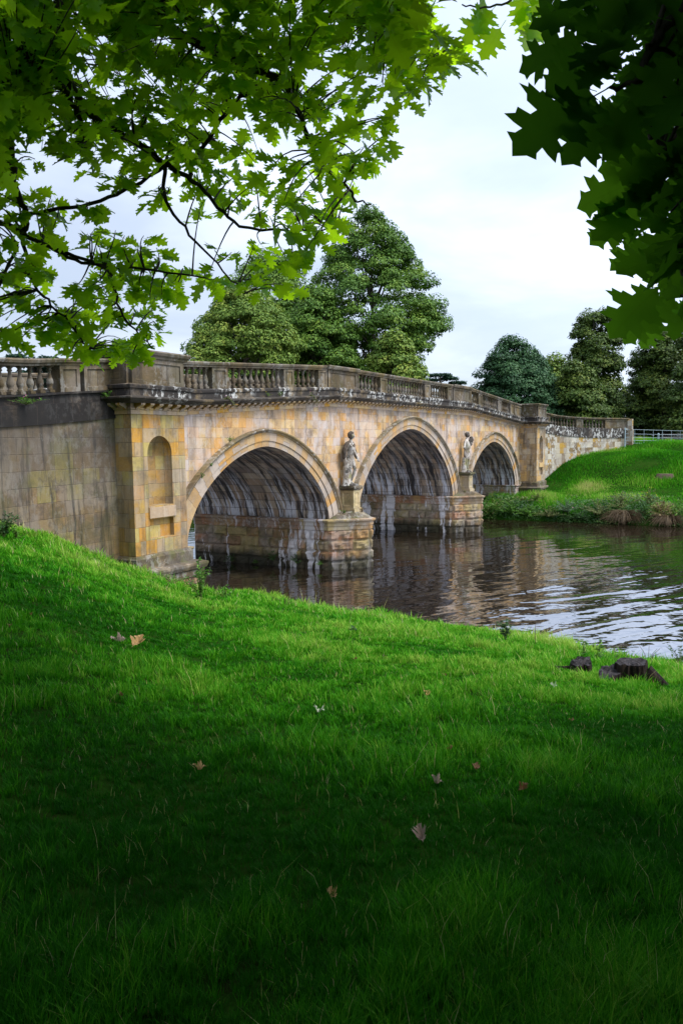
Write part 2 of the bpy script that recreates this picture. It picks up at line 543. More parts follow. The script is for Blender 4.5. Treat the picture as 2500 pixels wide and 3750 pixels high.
def fz(x):
    """bottom of the frieze"""
    ax = abs(x)
    return 6.80 if ax <= KX else 6.80 - .665 * (ax - KX) / (19.15 - KX)


bridge = empty('stone_bridge', (0, 0, 0))
tag(bridge, 'three-arched balustraded bridge of ochre ashlar with statues, crossing the dark river', 'bridge')


def arch_curve(a, t0=0.0, n=64):
    xc, h, zc = a
    R = zc - ZS
    pts = []
    for k in range(n + 1):
        t = math.pi * (1 - k / n)
        c, s = math.cos(t), math.sin(t)
        pts.append((xc + h * math.copysign(abs(c) ** (2 / NEXP), c), ZS + R * abs(s) ** (2 / NEXP)))
    pts = np.array(pts)
    # resample evenly
    seg = np.r_[0, np.cumsum(np.hypot(*np.diff(pts, axis=0).T))]
    q = np.linspace(0, seg[-1], n + 1)
    return np.c_[np.interp(q, seg, pts[:, 0]), np.interp(q, seg, pts[:, 1])], q


def arch_normals(c):
    d = np.gradient(c, axis=0)
    nn = np.c_[-d[:, 1], d[:, 0]]
    nn /= np.linalg.norm(nn, axis=1)[:, None]
    nn[0] = (-1, 0); nn[-1] = (1, 0)
    return nn


def thick(c, a, k):
    f = (c[:, 1] - ZS) / (a[2] - ZS)
    return (k * (.64 + .30 * (1 - f) ** 1.5))[:, None]


outer = []
for ai, a in enumerate(ARCHES):
    c, q = arch_curve(a)
    nn = arch_normals(c)
    o_ring = c + nn * thick(c, a, .80)
    o_all = c + nn * thick(c, a, 1.0)
    mid = c + nn * thick(c, a, .33)
    outer.append(o_all)
    for side, yy, sg in (('front', 0.0, -1), ('back', DEPTH, 1)):
        # voussoir ring: two fasciae, the outer one set proud
        mb = MB()
        for (p0, p1, pr0, pr1) in ((c, mid, .03, .03), (mid, o_ring, .07, .07)):
            P0 = [[(x, yy + sg * pr0, z) for x, z in p0], [(x, yy + sg * pr1, z) for x, z in p1]]
            U = [[(0.1, s) for s in q], [(0.4, s) for s in q]]
            mb.grid(P0, U, smooth=False, flip=(sg > 0))
        P0 = [[(x, yy + sg * .03, z) for x, z in mid], [(x, yy + sg * .07, z) for x, z in mid]]
        mb.grid(P0, [[(0.2, s) for s in q]] * 2, smooth=False, flip=(sg > 0))
        P0 = [[(x, yy + .0, z) for x, z in c], [(x, yy + sg * .03, z) for x, z in c]]
        mb.grid(P0, [[(0.2, s) for s in q]] * 2, smooth=False, flip=(sg > 0))
        ring = mb.build('arch_ring', M_RING, bridge)
        # archivolt moulding
        mb = MB()
        prof = [(.80, .05), (.80, .11), (.86, .13), (.90, .19), (.96, .21), (1.0, .20), (1.02, .0)]
        P0 = []
        for k_, o_ in prof:
            cc = c + nn * thick(c, a, k_)
            P0.append([(x, yy + sg * o_, z) for x, z in cc])
        mb.grid(P0, [[(p[0], s) for s in q] for p in prof], smooth=False, flip=(sg > 0))
        mb.build('archivolt', M_MOULD, ring)
    # vault
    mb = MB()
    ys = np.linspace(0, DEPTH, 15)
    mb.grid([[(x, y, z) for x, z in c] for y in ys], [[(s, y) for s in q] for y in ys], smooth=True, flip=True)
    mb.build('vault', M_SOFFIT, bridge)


def bottom_z(x):
    for o in outer:
        lo, hi = o[:, 0].min(), o[:, 0].max()
        if lo < x < hi:
            k = np.argmax(o[:, 1])
            if x < o[k, 0]:
                return max(ZI, float(np.interp(x, o[:k + 1, 0], o[:k + 1, 1])) - .04)
            return max(ZI, float(np.interp(-x, -o[k:, 0][::1], o[k:, 1])) - .04) if False else max(ZI, float(np.interp(x, o[k:, 0], o[k:, 1])) - .04)
    return ZI + .3


def spandrel(yy, flip):
    mb = MB()
    xs = list(np.arange(TL1 - .02, TR0 + .03, .12))
    for o in outer:
        xs += [o[:, 0].min() + .001, o[:, 0].max() - .001, o[:, 0].min() - .001, o[:, 0].max() + .001]
    xs = sorted(set(list(xs) + [-KX, KX, TR0 + .02]))
    for x0, x1 in zip(xs[:-1], xs[1:]):
        b0, b1 = bottom_z(x0), bottom_z(x1)
        q = [(x0, yy, b0), (x1, yy, b1), (x1, yy, fz(x1) + .05), (x0, yy, fz(x0) + .05)]
        mb.face(q if not flip else q[::-1])
    return mb.build('spandrel_wall', M_WALL, bridge)


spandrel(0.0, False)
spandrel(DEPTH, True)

# --- deck
mb = MB()
for x0, x1 in ((-31, TL1), (TL1, -KX), (-KX, KX), (KX, TR0), (TR0, 34)):
    za, zb = fz(x0) + .62, fz(x1) + .62
    if x0 < -20: za, zb = 5.9, fz(x1) + .62
    if x1 > 30: za, zb = fz(x0) + .62, 5.3
    mb.face([(x0, .25, za), (x1, .25, zb), (x1, DEPTH - .25, zb), (x0, DEPTH - .25, za)])
mb.build('deck', M_ROAD, bridge)


# --- rock-faced pier masonry
def rock_wall(mb, p0, p1, z0, z1, nrow, seed, depth=.10, lmin=.55, lmax=1.15):
    """courses of pillow-faced stones along the plan edge p0->p1 (outward = right of travel)"""
    r = random.Random(seed)
    p0 = np.array(p0, float); p1 = np.array(p1, float)
    Lw = np.linalg.norm(p1 - p0)
    d = (p1 - p0) / Lw
    nrm = np.array([d[1], -d[0]])
    hh = (z1 - z0) / nrow
    # backing face
    mb.face([(p0[0], p0[1], z0), (p1[0], p1[1], z0), (p1[0], p1[1], z1), (p0[0], p0[1], z1)])
    for k in range(nrow):
        s = -.0
        za, zb = z0 + k * hh, z0 + (k + 1) * hh
        while s < Lw - .05:
            l = r.uniform(lmin, lmax)
            if Lw - (s + l) < .4: l = Lw - s
            nx = max(4, int(l / .11)); nz = 5
            sd = r.random() * 100
            bulge = depth * r.uniform(.7, 1.3)
            P = []
            for i in range(nx + 1):
                rowp = []
                for j in range(nz + 1):
                    fu, fv = i / nx, j / nz
                    su = .012 + fu * (l - .024); sv = .012 + fv * (hh - .024)
                    edge = min(su, l - su, sv, hh - sv)
                    rise = min(1.0, (edge - .012) / .055)
                    nz_ = mnoise.noise(Vector((su * 4.5 + sd, sv * 4.5, sd))) + .5 * mnoise.noise(Vector((su * 11 + sd, sv * 11, sd)))
                    o = .012 + rise * (bulge + .075 * nz_)
                    o = max(.004, o) if rise > 0 else 0.0
                    q = p0 + d * (s + su) + nrm * o
                    rowp.append((q[0], q[1], za + sv))
                P.append(rowp)
            cu = r.random() * 50
            U = [[(cu + i / nx * l * .001 + r.random() * 0, sd) for j in range(nz + 1)] for i in range(nx + 1)]
            mb.grid(P, U, smooth=False)
            s += l


def pier(x0, x1, seed, nose=True, name='pier'):
    xm = (x0 + x1) / 2
    e = .10
    yn = -1.23
    plan = [(x0 - e, DEPTH), (x0 - e, -.02), (xm - .12, yn - e * .4), (xm + .12, yn - e * .4), (x1 + e, -.02), (x1 + e, DEPTH), (xm, DEPTH + 1.2)]
    mb = MB()
    e2 = .0
    for i in range(5):
        rock_wall(mb, plan[i], plan[i + 1], -.12, ZI, 4, seed + i, depth=.07)
    mb.prism([(p[0], p[1]) for p in plan], -1.0, -.12, cap=False)
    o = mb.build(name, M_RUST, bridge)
    # impost moulding round the pier
    mb = MB()
    path = [(p[0], p[1], ZI) for p in plan[:6]]
    sweep(mb, path, [(0, 0), (.05, 0), (.05, .16), (.08, .18), (.08, .30), (.13, .33), (.17, .38), (.17, .43), (.06, .46), (-.12, .47)], u0=seed)
    for zz in (ZI + .47,):
        mb.face([(x0 + .0, DEPTH, zz - .02), (x0, 0, zz - .02), (x1, 0, zz - .02), (x1, DEPTH, zz - .02)])
    mb.build('impost', M_IMPOST, o)
    # sloping cap of the cutwater
    mb = MB()
    rim = [(x0 - .1, .02), (xm - .12, yn - .10), (xm + .12, yn - .10), (x1 + .1, .02)]
    apex = [(xm - .42, .0), (xm - .36, -.62), (xm + .36, -.62), (xm + .42, .0)]
    for a, b, c_, d_ in ((rim[0], rim[1], apex[1], apex[0]), (rim[1], rim[2], apex[2], apex[1]), (rim[2], rim[3], apex[3], apex[2])):
        mb.face([(a[0], a[1], ZI + .45), (b[0], b[1], ZI + .45), (c_[0], c_[1], 2.40), (d_[0], d_[1], 2.40)])
    mb.face([(q[0], q[1], 2.40) for q in apex])
    mb.build('cutwater_cap', M_BASE, o)
    # pedestal against the wall
    hp, yc = .30, -.335
    mb = MB()
    mb.box(xm - hp - .09, xm + hp + .09, yc - hp - .09, -.003, 2.30, 2.46)
    mb.box(xm - hp - .05, xm + hp + .05, yc - hp - .05, -.004, 2.46, 2.51)
    # die with sunk panels on the three free sides
    zA, zB = 2.51, 3.27
    for (qx, qy, dx_, dy_, ln) in ((xm - hp, yc - hp, 1, 0, 2 * hp), (xm + hp, yc - hp, 0, 1, .62), (xm - hp, yc - hp + .62, 0, -1, .62)):
        def P_(s, z, o=0.0):
            nx_, ny_ = (dy_, -dx_)
            return (qx + dx_ * s + nx_ * o, qy + dy_ * s + ny_ * o, z)
        m_ = .10
        mb.face([P_(0, zA), P_(ln, zA), P_(ln, zA + m_), P_(0, zA + m_)])
        mb.face([P_(0, zB - m_), P_(ln, zB - m_), P_(ln, zB), P_(0, zB)])
        mb.face([P_(0, zA + m_), P_(m_, zA + m_), P_(m_, zB - m_), P_(0, zB - m_)])
        mb.face([P_(ln - m_, zA + m_), P_(ln, zA + m_), P_(ln, zB - m_), P_(ln - m_, zB - m_)])
        i0, i1, j0, j1 = m_, ln - m_, zA + m_, zB - m_
        b_ = .035
        ring0 = [(i0, j0), (i1, j0), (i1, j1), (i0, j1)]
        ring1 = [(i0 + b_, j0 + b_), (i1 - b_, j0 + b_), (i1 - b_, j1 - b_), (i0 + b_, j1 - b_)]
        for k in range(4):
            a, b = ring0[k], ring0[(k + 1) % 4]; c_, d_ = ring1[(k + 1) % 4], ring1[k]
            mb.face([P_(*a), P_(*b), P_(*c_, -.035), P_(*d_, -.035)])
        mb.face([P_(*q, -.035) for q in ring1])
    ped = mb.build('pedestal', M_PED, o)
    mb = MB()
    for k, (pr, z0, z1) in enumerate(((.03, 3.27, 3.31), (.08, 3.31, 3.36), (.12, 3.36, 3.43), (.07, 3.43, 3.46))):
        mb.box(xm - hp - pr, xm + hp + pr, yc - hp - pr, -.005 - .001 * k, z0, z1)
    mb.build('pedestal_cap', M_BASE, ped)
    return xm, yc


PIER_X = [pier(-(A_C + W_P), -A_C, 10), pier(A_C, A_C + W_P, 50)]


# --- abutment towers
def tower(x0, x1, seed, mat):
    xc = (x0 + x1) / 2
    zt = 6.10 if x0 < 0 else 6.13
    nr = .49 if x0 < 0 else .50
    nxc = xc - .0
    zsp, zsill = 5.08, 3.64
    mb = MB()
    yb = .3 if x0 < 0 else .3
    # side faces, back hidden
    for xx, fl in ((x0, False), (x1, True)):
        q = [(xx, DEPTH / 2, .9), (xx, TF, .9), (xx, TF, zt + .05), (xx, DEPTH / 2, zt + .05)]
        mb.face(q if not fl else q[::-1])
    # front with niche hole and sunk panel
    pz0, pz1 = 2.74, 3.27
    xs = sorted(set(list(np.linspace(x0, x1, 7)) + [nxc - nr + 1e-4, nxc + nr - 1e-4, nxc - nr, nxc + nr] + [nxc + nr * math.cos(t) for t in np.linspace(0, math.pi, 25)]))
    for a, b in zip(xs[:-1], xs[1:]):
        mxx = (a + b) / 2
        if abs(mxx - nxc) < nr:
            ta = zsp + math.sqrt(max(0, nr * nr - (a - nxc) ** 2)); tb = zsp + math.sqrt(max(0, nr * nr - (b - nxc) ** 2))
            mb.face([(a, TF, ta), (b, TF, tb), (b, TF, zt + .05), (a, TF, zt + .05)])
            mb.face([(a, TF, pz1), (b, TF, pz1), (b, TF, zsill), (a, TF, zsill)])
            mb.face([(a, TF, 2.0), (b, TF, 2.0), (b, TF, pz0), (a, TF, pz0)])
        else:
            mb.face([(a, TF, 2.0), (b, TF, 2.0), (b, TF, zt + .05), (a, TF, zt + .05)])
    # panel recess
    X0, X1, Y1 = nxc - nr, nxc + nr, TF + .14
    mb.face([(X0, Y1, pz0), (X1, Y1, pz0), (X1, Y1, pz1), (X0, Y1, pz1)])
    mb.face([(X0, TF, pz0), (X1, TF, pz0), (X1, Y1, pz0), (X0, Y1, pz0)])
    mb.face([(X0, Y1, pz1), (X1, Y1, pz1), (X1, TF, pz1), (X0, TF, pz1)])
    mb.face([(X0, TF, pz0), (X0, Y1, pz0), (X0, Y1, pz1), (X0, TF, pz1)])
    mb.face([(X1, Y1, pz0), (X1, TF, pz0), (X1, TF, pz1), (X1, Y1, pz1)])
    tw = mb.build('abutment_tower', mat, bridge)
    # niche lining: half cylinder and quarter dome
    mb = MB()
    P = []; U = []
    for z in np.linspace(zsill, zsp, 6):
        P.append([(nxc - nr * math.cos(t), TF + nr * .85 * math.sin(t), z) for t in np.linspace(0, math.pi, 17)])
        U.append([(nr * t, z) for t in np.linspace(0, math.pi, 17)])
    for ph in np.linspace(0, math.pi / 2, 8)[1:]:
        P.append([(nxc - nr * math.cos(t) * math.cos(ph) if True else 0, TF + nr * .85 * math.sin(t) * math.cos(ph), zsp + nr * math.sin(ph)) for t in np.linspace(0, math.pi, 17)])
        U.append([(nr * t, zsp + nr * math.sin(ph)) for t in np.linspace(0, math.pi, 17)])
    mb.grid(P, U, smooth=True)
    # niche floor
    mb.face([(nxc - nr, TF, zsill)] + [(nxc - nr * math.cos(t), TF + nr * .85 * math.sin(t), zsill) for t in np.linspace(0, math.pi, 17)][::-1][:-1])
    mb.build('niche', mat, tw)
    mb = MB()
    mb.box(nxc - nr - .02, nxc + nr + .08, TF - .035, TF + .1, 3.30, 3.60)
    mb.build('niche_sill', M_FRIEZE, tw)
    # moulded base
    mb = MB()
    pa = [(x0 + .0, .3), (x0, TF), (x1, TF), (x1, .06)] if x0 < 0 else [(x0, .06), (x0, TF), (x1, TF), (x1, .3)]
    path = [(p[0], p[1], 0.0) for p in pa]
    sweep(mb, path, [(.10, 1.9), (.10, 2.22), (.04, 2.30), (0, 2.30)], u0=seed)
    sweep(mb, path, [(.30, 1.5), (.33, 1.5), (.33, 1.68), (.38, 1.72), (.42, 1.82), (.42, 1.88), (.30, 1.92), (.0, 1.94)], u0=seed + 3)
    mb.build('base_moulding', M_BASE, tw)
    mb = MB()
    for i in range(3):
        d = .25
        ex = [(pa[0][0] - d if x0 < 0 or True else 0, pa[0][1]), (pa[1][0] - d, pa[1][1] - d), (pa[2][0] + d, pa[2][1] - d), (pa[3][0] + d, pa[3][1])]
    for i in range(3):
        rock_wall(mb, ex[i], ex[i + 1], -.1, 1.5, 4, seed + i, depth=.06)
    mb.prism([(ex[0][0], ex[0][1]), (ex[1][0], ex[1][1]), (ex[2][0], ex[2][1]), (ex[3][0], ex[3][1])], -1.2, -.1, cap=False)
    mb.build('rusticated_base', M_RUST, tw)
    return tw


tower_l = tower(TL0, TL1, 90, M_TOWER)
tower_r = tower(TR0, TR1, 120, stone_material('ashlar_weathered', [(0.0, (0.40, 0.30, 0.20)), (0.3, (0.48, 0.40, 0.30)), (0.6, (0.36, 0.28, 0.2)), (0.8, (0.50, 0.36, 0.22))], .385, .62, stain=.6, streak=.6, lichen=.25, bumps=.35))
# abutment masonry at the springing of the outer arches: flank wall + impost
prof = [(0, 0), (.05, 0), (.05, .16), (.08, .18), (.08, .30), (.13, .33), (.17, .38), (.17, .43), (.0, .44)]
for (xa, sg) in ((XL - B_L, 1), (XR + B_R, -1)):
    mb = MB(); m2 = MB()
    p0, p1 = ((xa, .0), (xa, DEPTH)) if sg > 0 else ((xa, DEPTH), (xa, .0))
    rock_wall(mb, p0, p1, -.12, ZI, 4, 77 + int(sg), depth=.06)
    if sg > 0:
        rock_wall(mb, (TL1 + .2, -.02), (xa, -.02), -.12, ZI, 4, 70, depth=.06)
        sweep(m2, [(TL1 + .2, 0, ZI), (XL - B_L, 0, ZI), (XL - B_L, DEPTH, ZI)], prof)
    else:
        rock_wall(mb, (xa, -.02), (TR0 - .2, -.02), -.12, ZI, 4, 71, depth=.06)
        sweep(m2, [(XR + B_R, DEPTH, ZI), (XR + B_R, 0, ZI), (TR0 - .2, 0, ZI)], prof)
    ab = mb.build('abutment', M_RUST, bridge)
    m2.build('impost', M_IMPOST, ab)

# --- entablature: frieze, modillion cornice, plinth
top_path = [(TL0, DEPTH / 3), (TL0, TF), (TL1, TF), (TL1, 0), (-KX, 0), (KX, 0), (TR0, 0), (TR0, TF), (TR1, TF), (TR1, DEPTH / 3)]
top_path = [(x, y, fz(max(TL1, min(TR0, x)))) for x, y in top_path]
back_path = [(TR0, DEPTH, fz(TR0)), (KX, DEPTH, fz(KX)), (-KX, DEPTH, fz(KX)), (TL1, DEPTH, fz(TL1))]
mb = MB()
sweep(mb, top_path, [(0, 0), (.035, 0), (.035, .11), (.07, .13), (.07, .165), (.03, .18), (.03, .31)])
sweep(mb, back_path, [(0, 0), (.035, 0), (.035, .31)])
mb.build('frieze', M_FRIEZE, bridge)
mb = MB()
CPROF = [(.03, .285), (.30, .285), (.32, .30), (.38, .34), (.42, .38), (.45, .40), (.45, .44), (.20, .475), (.0, .475)]
sweep(mb, top_path, CPROF)
sweep(mb, back_path, CPROF)
corn = mb.build('cornice', M_CORN, bridge)
mb = MB()
MODP = [(.03, .285), (.29, .285), (.29, .24), (.22, .20), (.15, .185), (.11, .15), (.07, .11), (.03, .11)]
for (a, b) in zip(top_path[:-1], top_path[1:]):
    a = np.array(a); b = np.array(b)
    L = np.linalg.norm((b - a)[:2])
    if L < .3: continue
    k = max(1, int(round(L / .365)))
    d = (b - a) / L
    nr_ = np.array([d[1], -d[0]])
    for i in range(k):
        c = a + d * ((i + .5) * L / k)
        if c[1] > 1.0: continue
        hw = .075
        for s0, s1 in ((-hw, hw),):
            A_ = [(c[0] + d[0] * s0 + nr_[0] * o, c[1] + d[1] * s0 + nr_[1] * o, c[2] + z) for o, z in MODP]
            B_ = [(c[0] + d[0] * s1 + nr_[0] * o, c[1] + d[1] * s1 + nr_[1] * o, c[2] + z) for o, z in MODP]
            mb.face(A_); mb.face(B_[::-1])
            for j in range(len(MODP) - 1):
                mb.face([A_[j + 1], A_[j], B_[j], B_[j + 1]][::-1])
mb.build('modillion_course', M_FRIEZE, corn)
mb = MB()
sweep(mb, top_path, [(.16, .47), (.16, .66), (.20, .68), (.21, .74), (.21, .77), (.13, .80), (-.40, .80), (-.40, .47)])
sweep(mb, back_path, [(.16, .47), (.16, .74), (.21, .77), (-.40, .80), (-.40, .47)])
mb.build('parapet_plinth', M_PLINTH, bridge)

# --- balustrade
RAILP = [(-.20, 1.49), (.20, 1.49), (.20, 1.53), (.24, 1.56), (.26, 1.62), (.22, 1.66), (-.22, 1.66), (-.26, 1.62), (-.24, 1.56), (-.20, 1.53), (-.20, 1.49)]
BAL = [(.085, 0), (.085, .07), (.055, .075), (.075, .10), (.055, .125), (.05, .14), (.075, .19), (.088, .24), (.082, .30), (.055, .38), (.042, .46), (.04, .53), (.06, .545), (.06, .57), (.045, .585), (.055, .61), (.075, .62), (.075, .69)]
bal_me = {}
n_bal = [0]
rest_bal = MB()


def baluster_mesh():
    if 'm' not in bal_me:
        mb = MB()
        mb.lathe(BAL, 0, 0, 0, 12)
        mb.box(-.085, .085, -.085, .085, 0, .07)
        mb.box(-.08, .08, -.08, .08, .635, .70)
        o = mb.build('baluster', M_PARA)
        bal_me['m'] = o.data
        bpy.data.objects.remove(o)
    return bal_me['m']


def baluster(x, y, z, rz=0.0, front=True):
    if front and n_bal[0] < 100:
        o = bpy.data.objects.new('baluster', baluster_mesh())
        o.location = (x, y, z); o.rotation_euler = (0, 0, rz)
        link(o, bridge)
        n_bal[0] += 1
    else:
        rest_bal.lathe(BAL[::2] + [BAL[-1]], x, y, z, 8)


def die_panel(mb, p0, d, ln, z0, z1, za=None, zb=None, out=.12, dep=.42, m_=.11):
    """solid block along direction d (unit plan), front face on the right side with a sunk panel. z slopes za->zb added at ends"""
    za = 0 if za is None else za; zb = 0 if zb is None else zb
    nrm = (d[1], -d[0])
    def P_(s, z, o=0.0):
        return (p0[0] + d[0] * s + nrm[0] * (out + o), p0[1] + d[1] * s + nrm[1] * (out + o), z + za + (zb - za) * s / ln)
    mm = min(m_, ln * .28)
    mb.face([P_(0, z0), P_(ln, z0), P_(ln, z0 + mm), P_(0, z0 + mm)])
    mb.face([P_(0, z1 - mm), P_(ln, z1 - mm), P_(ln, z1), P_(0, z1)])
    mb.face([P_(0, z0 + mm), P_(mm, z0 + mm), P_(mm, z1 - mm), P_(0, z1 - mm)])
    mb.face([P_(ln - mm, z0 + mm), P_(ln, z0 + mm), P_(ln, z1 - mm), P_(ln - mm, z1 - mm)])
    r0 = [(mm, z0 + mm), (ln - mm, z0 + mm), (ln - mm, z1 - mm), (mm, z1 - mm)]
    b_ = .012
    r1 = [(mm + b_, z0 + mm + b_), (ln - mm - b_, z0 + mm + b_), (ln - mm - b_, z1 - mm - b_), (mm + b_, z1 - mm - b_)]
    for k in range(4):
        a, b = r0[k], r0[(k + 1) % 4]; c, e = r1[(k + 1) % 4], r1[k]
        mb.face([P_(*a), P_(*b), P_(*c, -.035), P_(*e, -.035)])
    mb.face([P_(*q, -.035) for q in r1])
    # sides, back
    mb.face([P_(0, z0, -dep), P_(0, z0), P_(0, z1), P_(0, z1, -dep)])
    mb.face([P_(ln, z0), P_(ln, z0, -dep), P_(ln, z1, -dep), P_(ln, z1)])
    mb.face([P_(ln, z0, -dep), P_(0, z0, -dep), P_(0, z1, -dep), P_(ln, z1, -dep)])


def straight_parapet(y, sgn, front=True):
    """along x at face y; sgn=+1 outward is -y"""
    Z0, Z1 = .79, 1.50
    solids = [(-18.87, -17.60, .12), (-16.08, -15.26, .12), (-11.83, -11.13, .12), (-9.31, -8.62, .12), (-8.60, -6.12, .17), (-6.10, -5.83, .12), (-3.71, -3.0, .12),
              (1.53, 2.28, .12), (4.74, 5.5, .12), (5.52, 8.25, .17), (8.27, 8.60, .12), (9.9, 10.65, .12), (13.8, 14.55, .12), (16.5, 17.3, .12), (17.32, 19.15, .15)]
    for a, b, o in solids:
        mb = MB()
        if sgn > 0:
            die_panel(mb, (a, y), (1, 0), b - a, Z0, Z1, fz(a), fz(b), out=o, dep=o + .28)
        else:
            die_panel(mb, (b, y), (-1, 0), b - a, Z0, Z1, fz(b), fz(a), out=o, dep=o + .28)
        mb.build('parapet_die', M_PARA, bridge)
    gaps = [(s[1], t[0]) for s, t in zip(solids[:-1], solids[1:]) if t[0] - s[1] > .3]
    yc = y + sgn * .05
    for a, b in gaps:
        k = max(1, int(round((b - a) / .335)))
        for i in range(k):
            x = a + (i + .5) * (b - a) / k
            baluster(x, yc, fz(x) + .80, 0, front)
    mb = MB()
    path = [(TL1, y, fz(TL1)), (-KX, y, fz(KX)), (KX, y, fz(KX)), (TR0, y, fz(TR0))]
    if sgn < 0: path = path[::-1]
    rp = [(o - .05, z) for o, z in RAILP]
    sweep(mb, path, rp)
    # raised coping over the two big dies
    for a, b in ((-8.72, -6.0), (5.45, 8.4)):
        p2 = [(a, y, fz(a)), (b, y, fz(b))]
        if sgn < 0: p2 = p2[::-1]
        sweep(mb, p2, [(-.30, 1.52), (.26, 1.52), (.28, 1.56), (.30, 1.64), (.26, 1.685), (-.28, 1.685), (-.32, 1.64), (-.30, 1.52)])
    mb.build('parapet_rail', M_PARA, bridge)


straight_parapet(0.0, 1, True)


# --- tower parapets (solid, panelled)
def tower_parapet(x0, x1, zt):
    mb = MB()
    for (p0, d, ln) in (((x0, TF + 1.65), (0, -1), 1.60), ((x0 + .03, TF), (1, 0), x1 - x0 - .06), ((x1, TF + .02), (0, 1), 1.20)):
        die_panel(mb, p0, d, ln, .81, 1.56, zt, zt, out=.06, dep=.36, m_=.14)
    mb.build('tower_parapet', M_PARA, bridge)
    mb = MB()
    sweep(mb, [(x0, TF + 1.7, zt), (x0, TF, zt), (x1, TF, zt), (x1, TF + 1.3, zt)], [(-.34, 1.55), (.10, 1.55), (.11, 1.60), (.16, 1.64), (.19, 1.71), (.14, 1.755), (-.34, 1.77), (-.34, 1.55)])
    mb.build('tower_coping', M_PARA, bridge)


tower_parapet(TL0, TL1, fz(TL1) - .03)
tower_parapet(TR0, TR1, fz(TR0) - .03)


# --- wing walls
def bez(s, c, e, n=28):
    s, c, e = map(np.array, (s, c, e))
    return [tuple((1 - t) ** 2 * s + 2 * t * (1 - t) * c + t * t * e) for t in np.linspace(0, 1, n)]


def wing(pts, ztab, mats, dies, front, name, spacing=.335, zbase=1.0):
    """pts plan points starting at the tower; ztab rows: s, rail top, band top, band bottom"""
    pts = [np.array(p, float) for p in pts]
    S = [0]
    for a, b in zip(pts[:-1], pts[1:]):
        S.append(S[-1] + float(np.linalg.norm(b - a)))
    T = np.array(ztab)
    zr = lambda s: float(np.interp(s, T[:, 0], T[:, 1]))
    zt = lambda s: float(np.interp(s, T[:, 0], T[:, 2]))
    zb = lambda s: float(np.interp(s, T[:, 0], T[:, 3]))
    at_ = lambda s: (float(np.interp(s, S, [p[0] for p in pts])), float(np.interp(s, S, [p[1] for p in pts])))
    rev = pts[-1][0] < pts[0][0]
    order = range(len(pts) - 1, -1, -1) if rev else range(len(pts))
    wall = MB(); band = MB(); plinth = MB(); rail = MB(); dmb = []
    def strip(mb, f0, f1, o0, o1, dark=0):
        idx = list(order)
        for i, j in zip(idx[:-1], idx[1:]):
            d = pts[j] - pts[i]; d /= np.linalg.norm(d)
            nr_ = np.array([d[1], -d[0]])
            # smooth normals
            def nrm(k):
                a = pts[max(k - 1, 0)]; b = pts[min(k + 1, len(pts) - 1)]
                t = (b - a) if not rev else (a - b)
                t = t / np.linalg.norm(t)
                return np.array([t[1], -t[0]])
            A, B = nrm(i), nrm(j)
            ui = -S[i] if rev else S[i]; uj = -S[j] if rev else S[j]
            q = [(*(pts[i] + A * o0), f0(S[i])), (*(pts[j] + B * o0), f0(S[j])), (*(pts[j] + B * o1), f1(S[j])), (*(pts[i] + A * o1), f1(S[i]))]
            mb.face(q, [(ui, q[0][2]), (uj, q[1][2]), (uj, q[2][2] + abs(o1 - o0)), (ui, q[3][2] + abs(o1 - o0))])
    strip(wall, lambda s: zbase, zb, 0, 0)
    strip(band, zb, zb, 0, .05); strip(band, zb, lambda s: zt(s) - .0, .05, .06); strip(band, zt, zt, .06, -.02)
    pb = lambda s: zr(s) - .83
    strip(plinth, zt, lambda s: pb(s) - .06, -.02, -.02); strip(plinth, lambda s: pb(s) - .06, lambda s: pb(s) - .05, -.02, .05)
    strip(plinth, lambda s: pb(s) - .05, pb, .05, .05); strip(plinth, pb, pb, .05, -.45); strip(plinth, pb, zt, -.45, -.45)
    # rail
    for (a0, h0, a1, h1) in ((.02, -.17, .02, -.13), (.02, -.13, .08, -.10), (.08, -.10, .10, -.04), (.10, -.04, .06, 0), (.06, 0, -.40, 0), (-.40, 0, -.40, -.17), (-.40, -.17, .02, -.17)):
        strip(rail, lambda s: zr(s) + h0, lambda s: zr(s) + h1, a0, a1)
    wo = wall.build('wing_wall', mats[0], bridge)
    band.build('string_band', mats[1], wo)
    plinth.build('wing_plinth', mats[2], wo)
    rail.build('wing_rail', M_PARA, wo)
    for (a, b) in dies:
        pa, pb_ = np.array(at_(a)), np.array(at_(b))
        if rev: p0, p1, sa, sb = pb_, pa, b, a
        else: p0, p1, sa, sb = pa, pb_, a, b
        d = (p1 - p0); ln = np.linalg.norm(d); d /= ln
        mb = MB()
        die_panel(mb, p0, d, ln, -.83, -.16, zr(sa), zr(sb), out=-.0, dep=.36)
        mb.build('parapet_die', M_PARA, bridge)
    for (a, b) in zip([d[1] for d in dies[:-1]], [d[0] for d in dies[1:]]):
        if b - a < .3: continue
        k = max(1, int(round((b - a) / spacing)))
        for i in range(k):
            s = a + (i + .5) * (b - a) / k
            p = np.array(at_(s)); p2 = np.array(at_(s + .02)); d = (p2 - p) / np.linalg.norm(p2 - p)
            nr_ = np.array([d[1], -d[0]]) if not rev else -np.array([d[1], -d[0]])
            q = p - nr_ * .18
            baluster(q[0], q[1], zr(s) - .83, math.atan2(d[1], d[0]), front)
    return wo


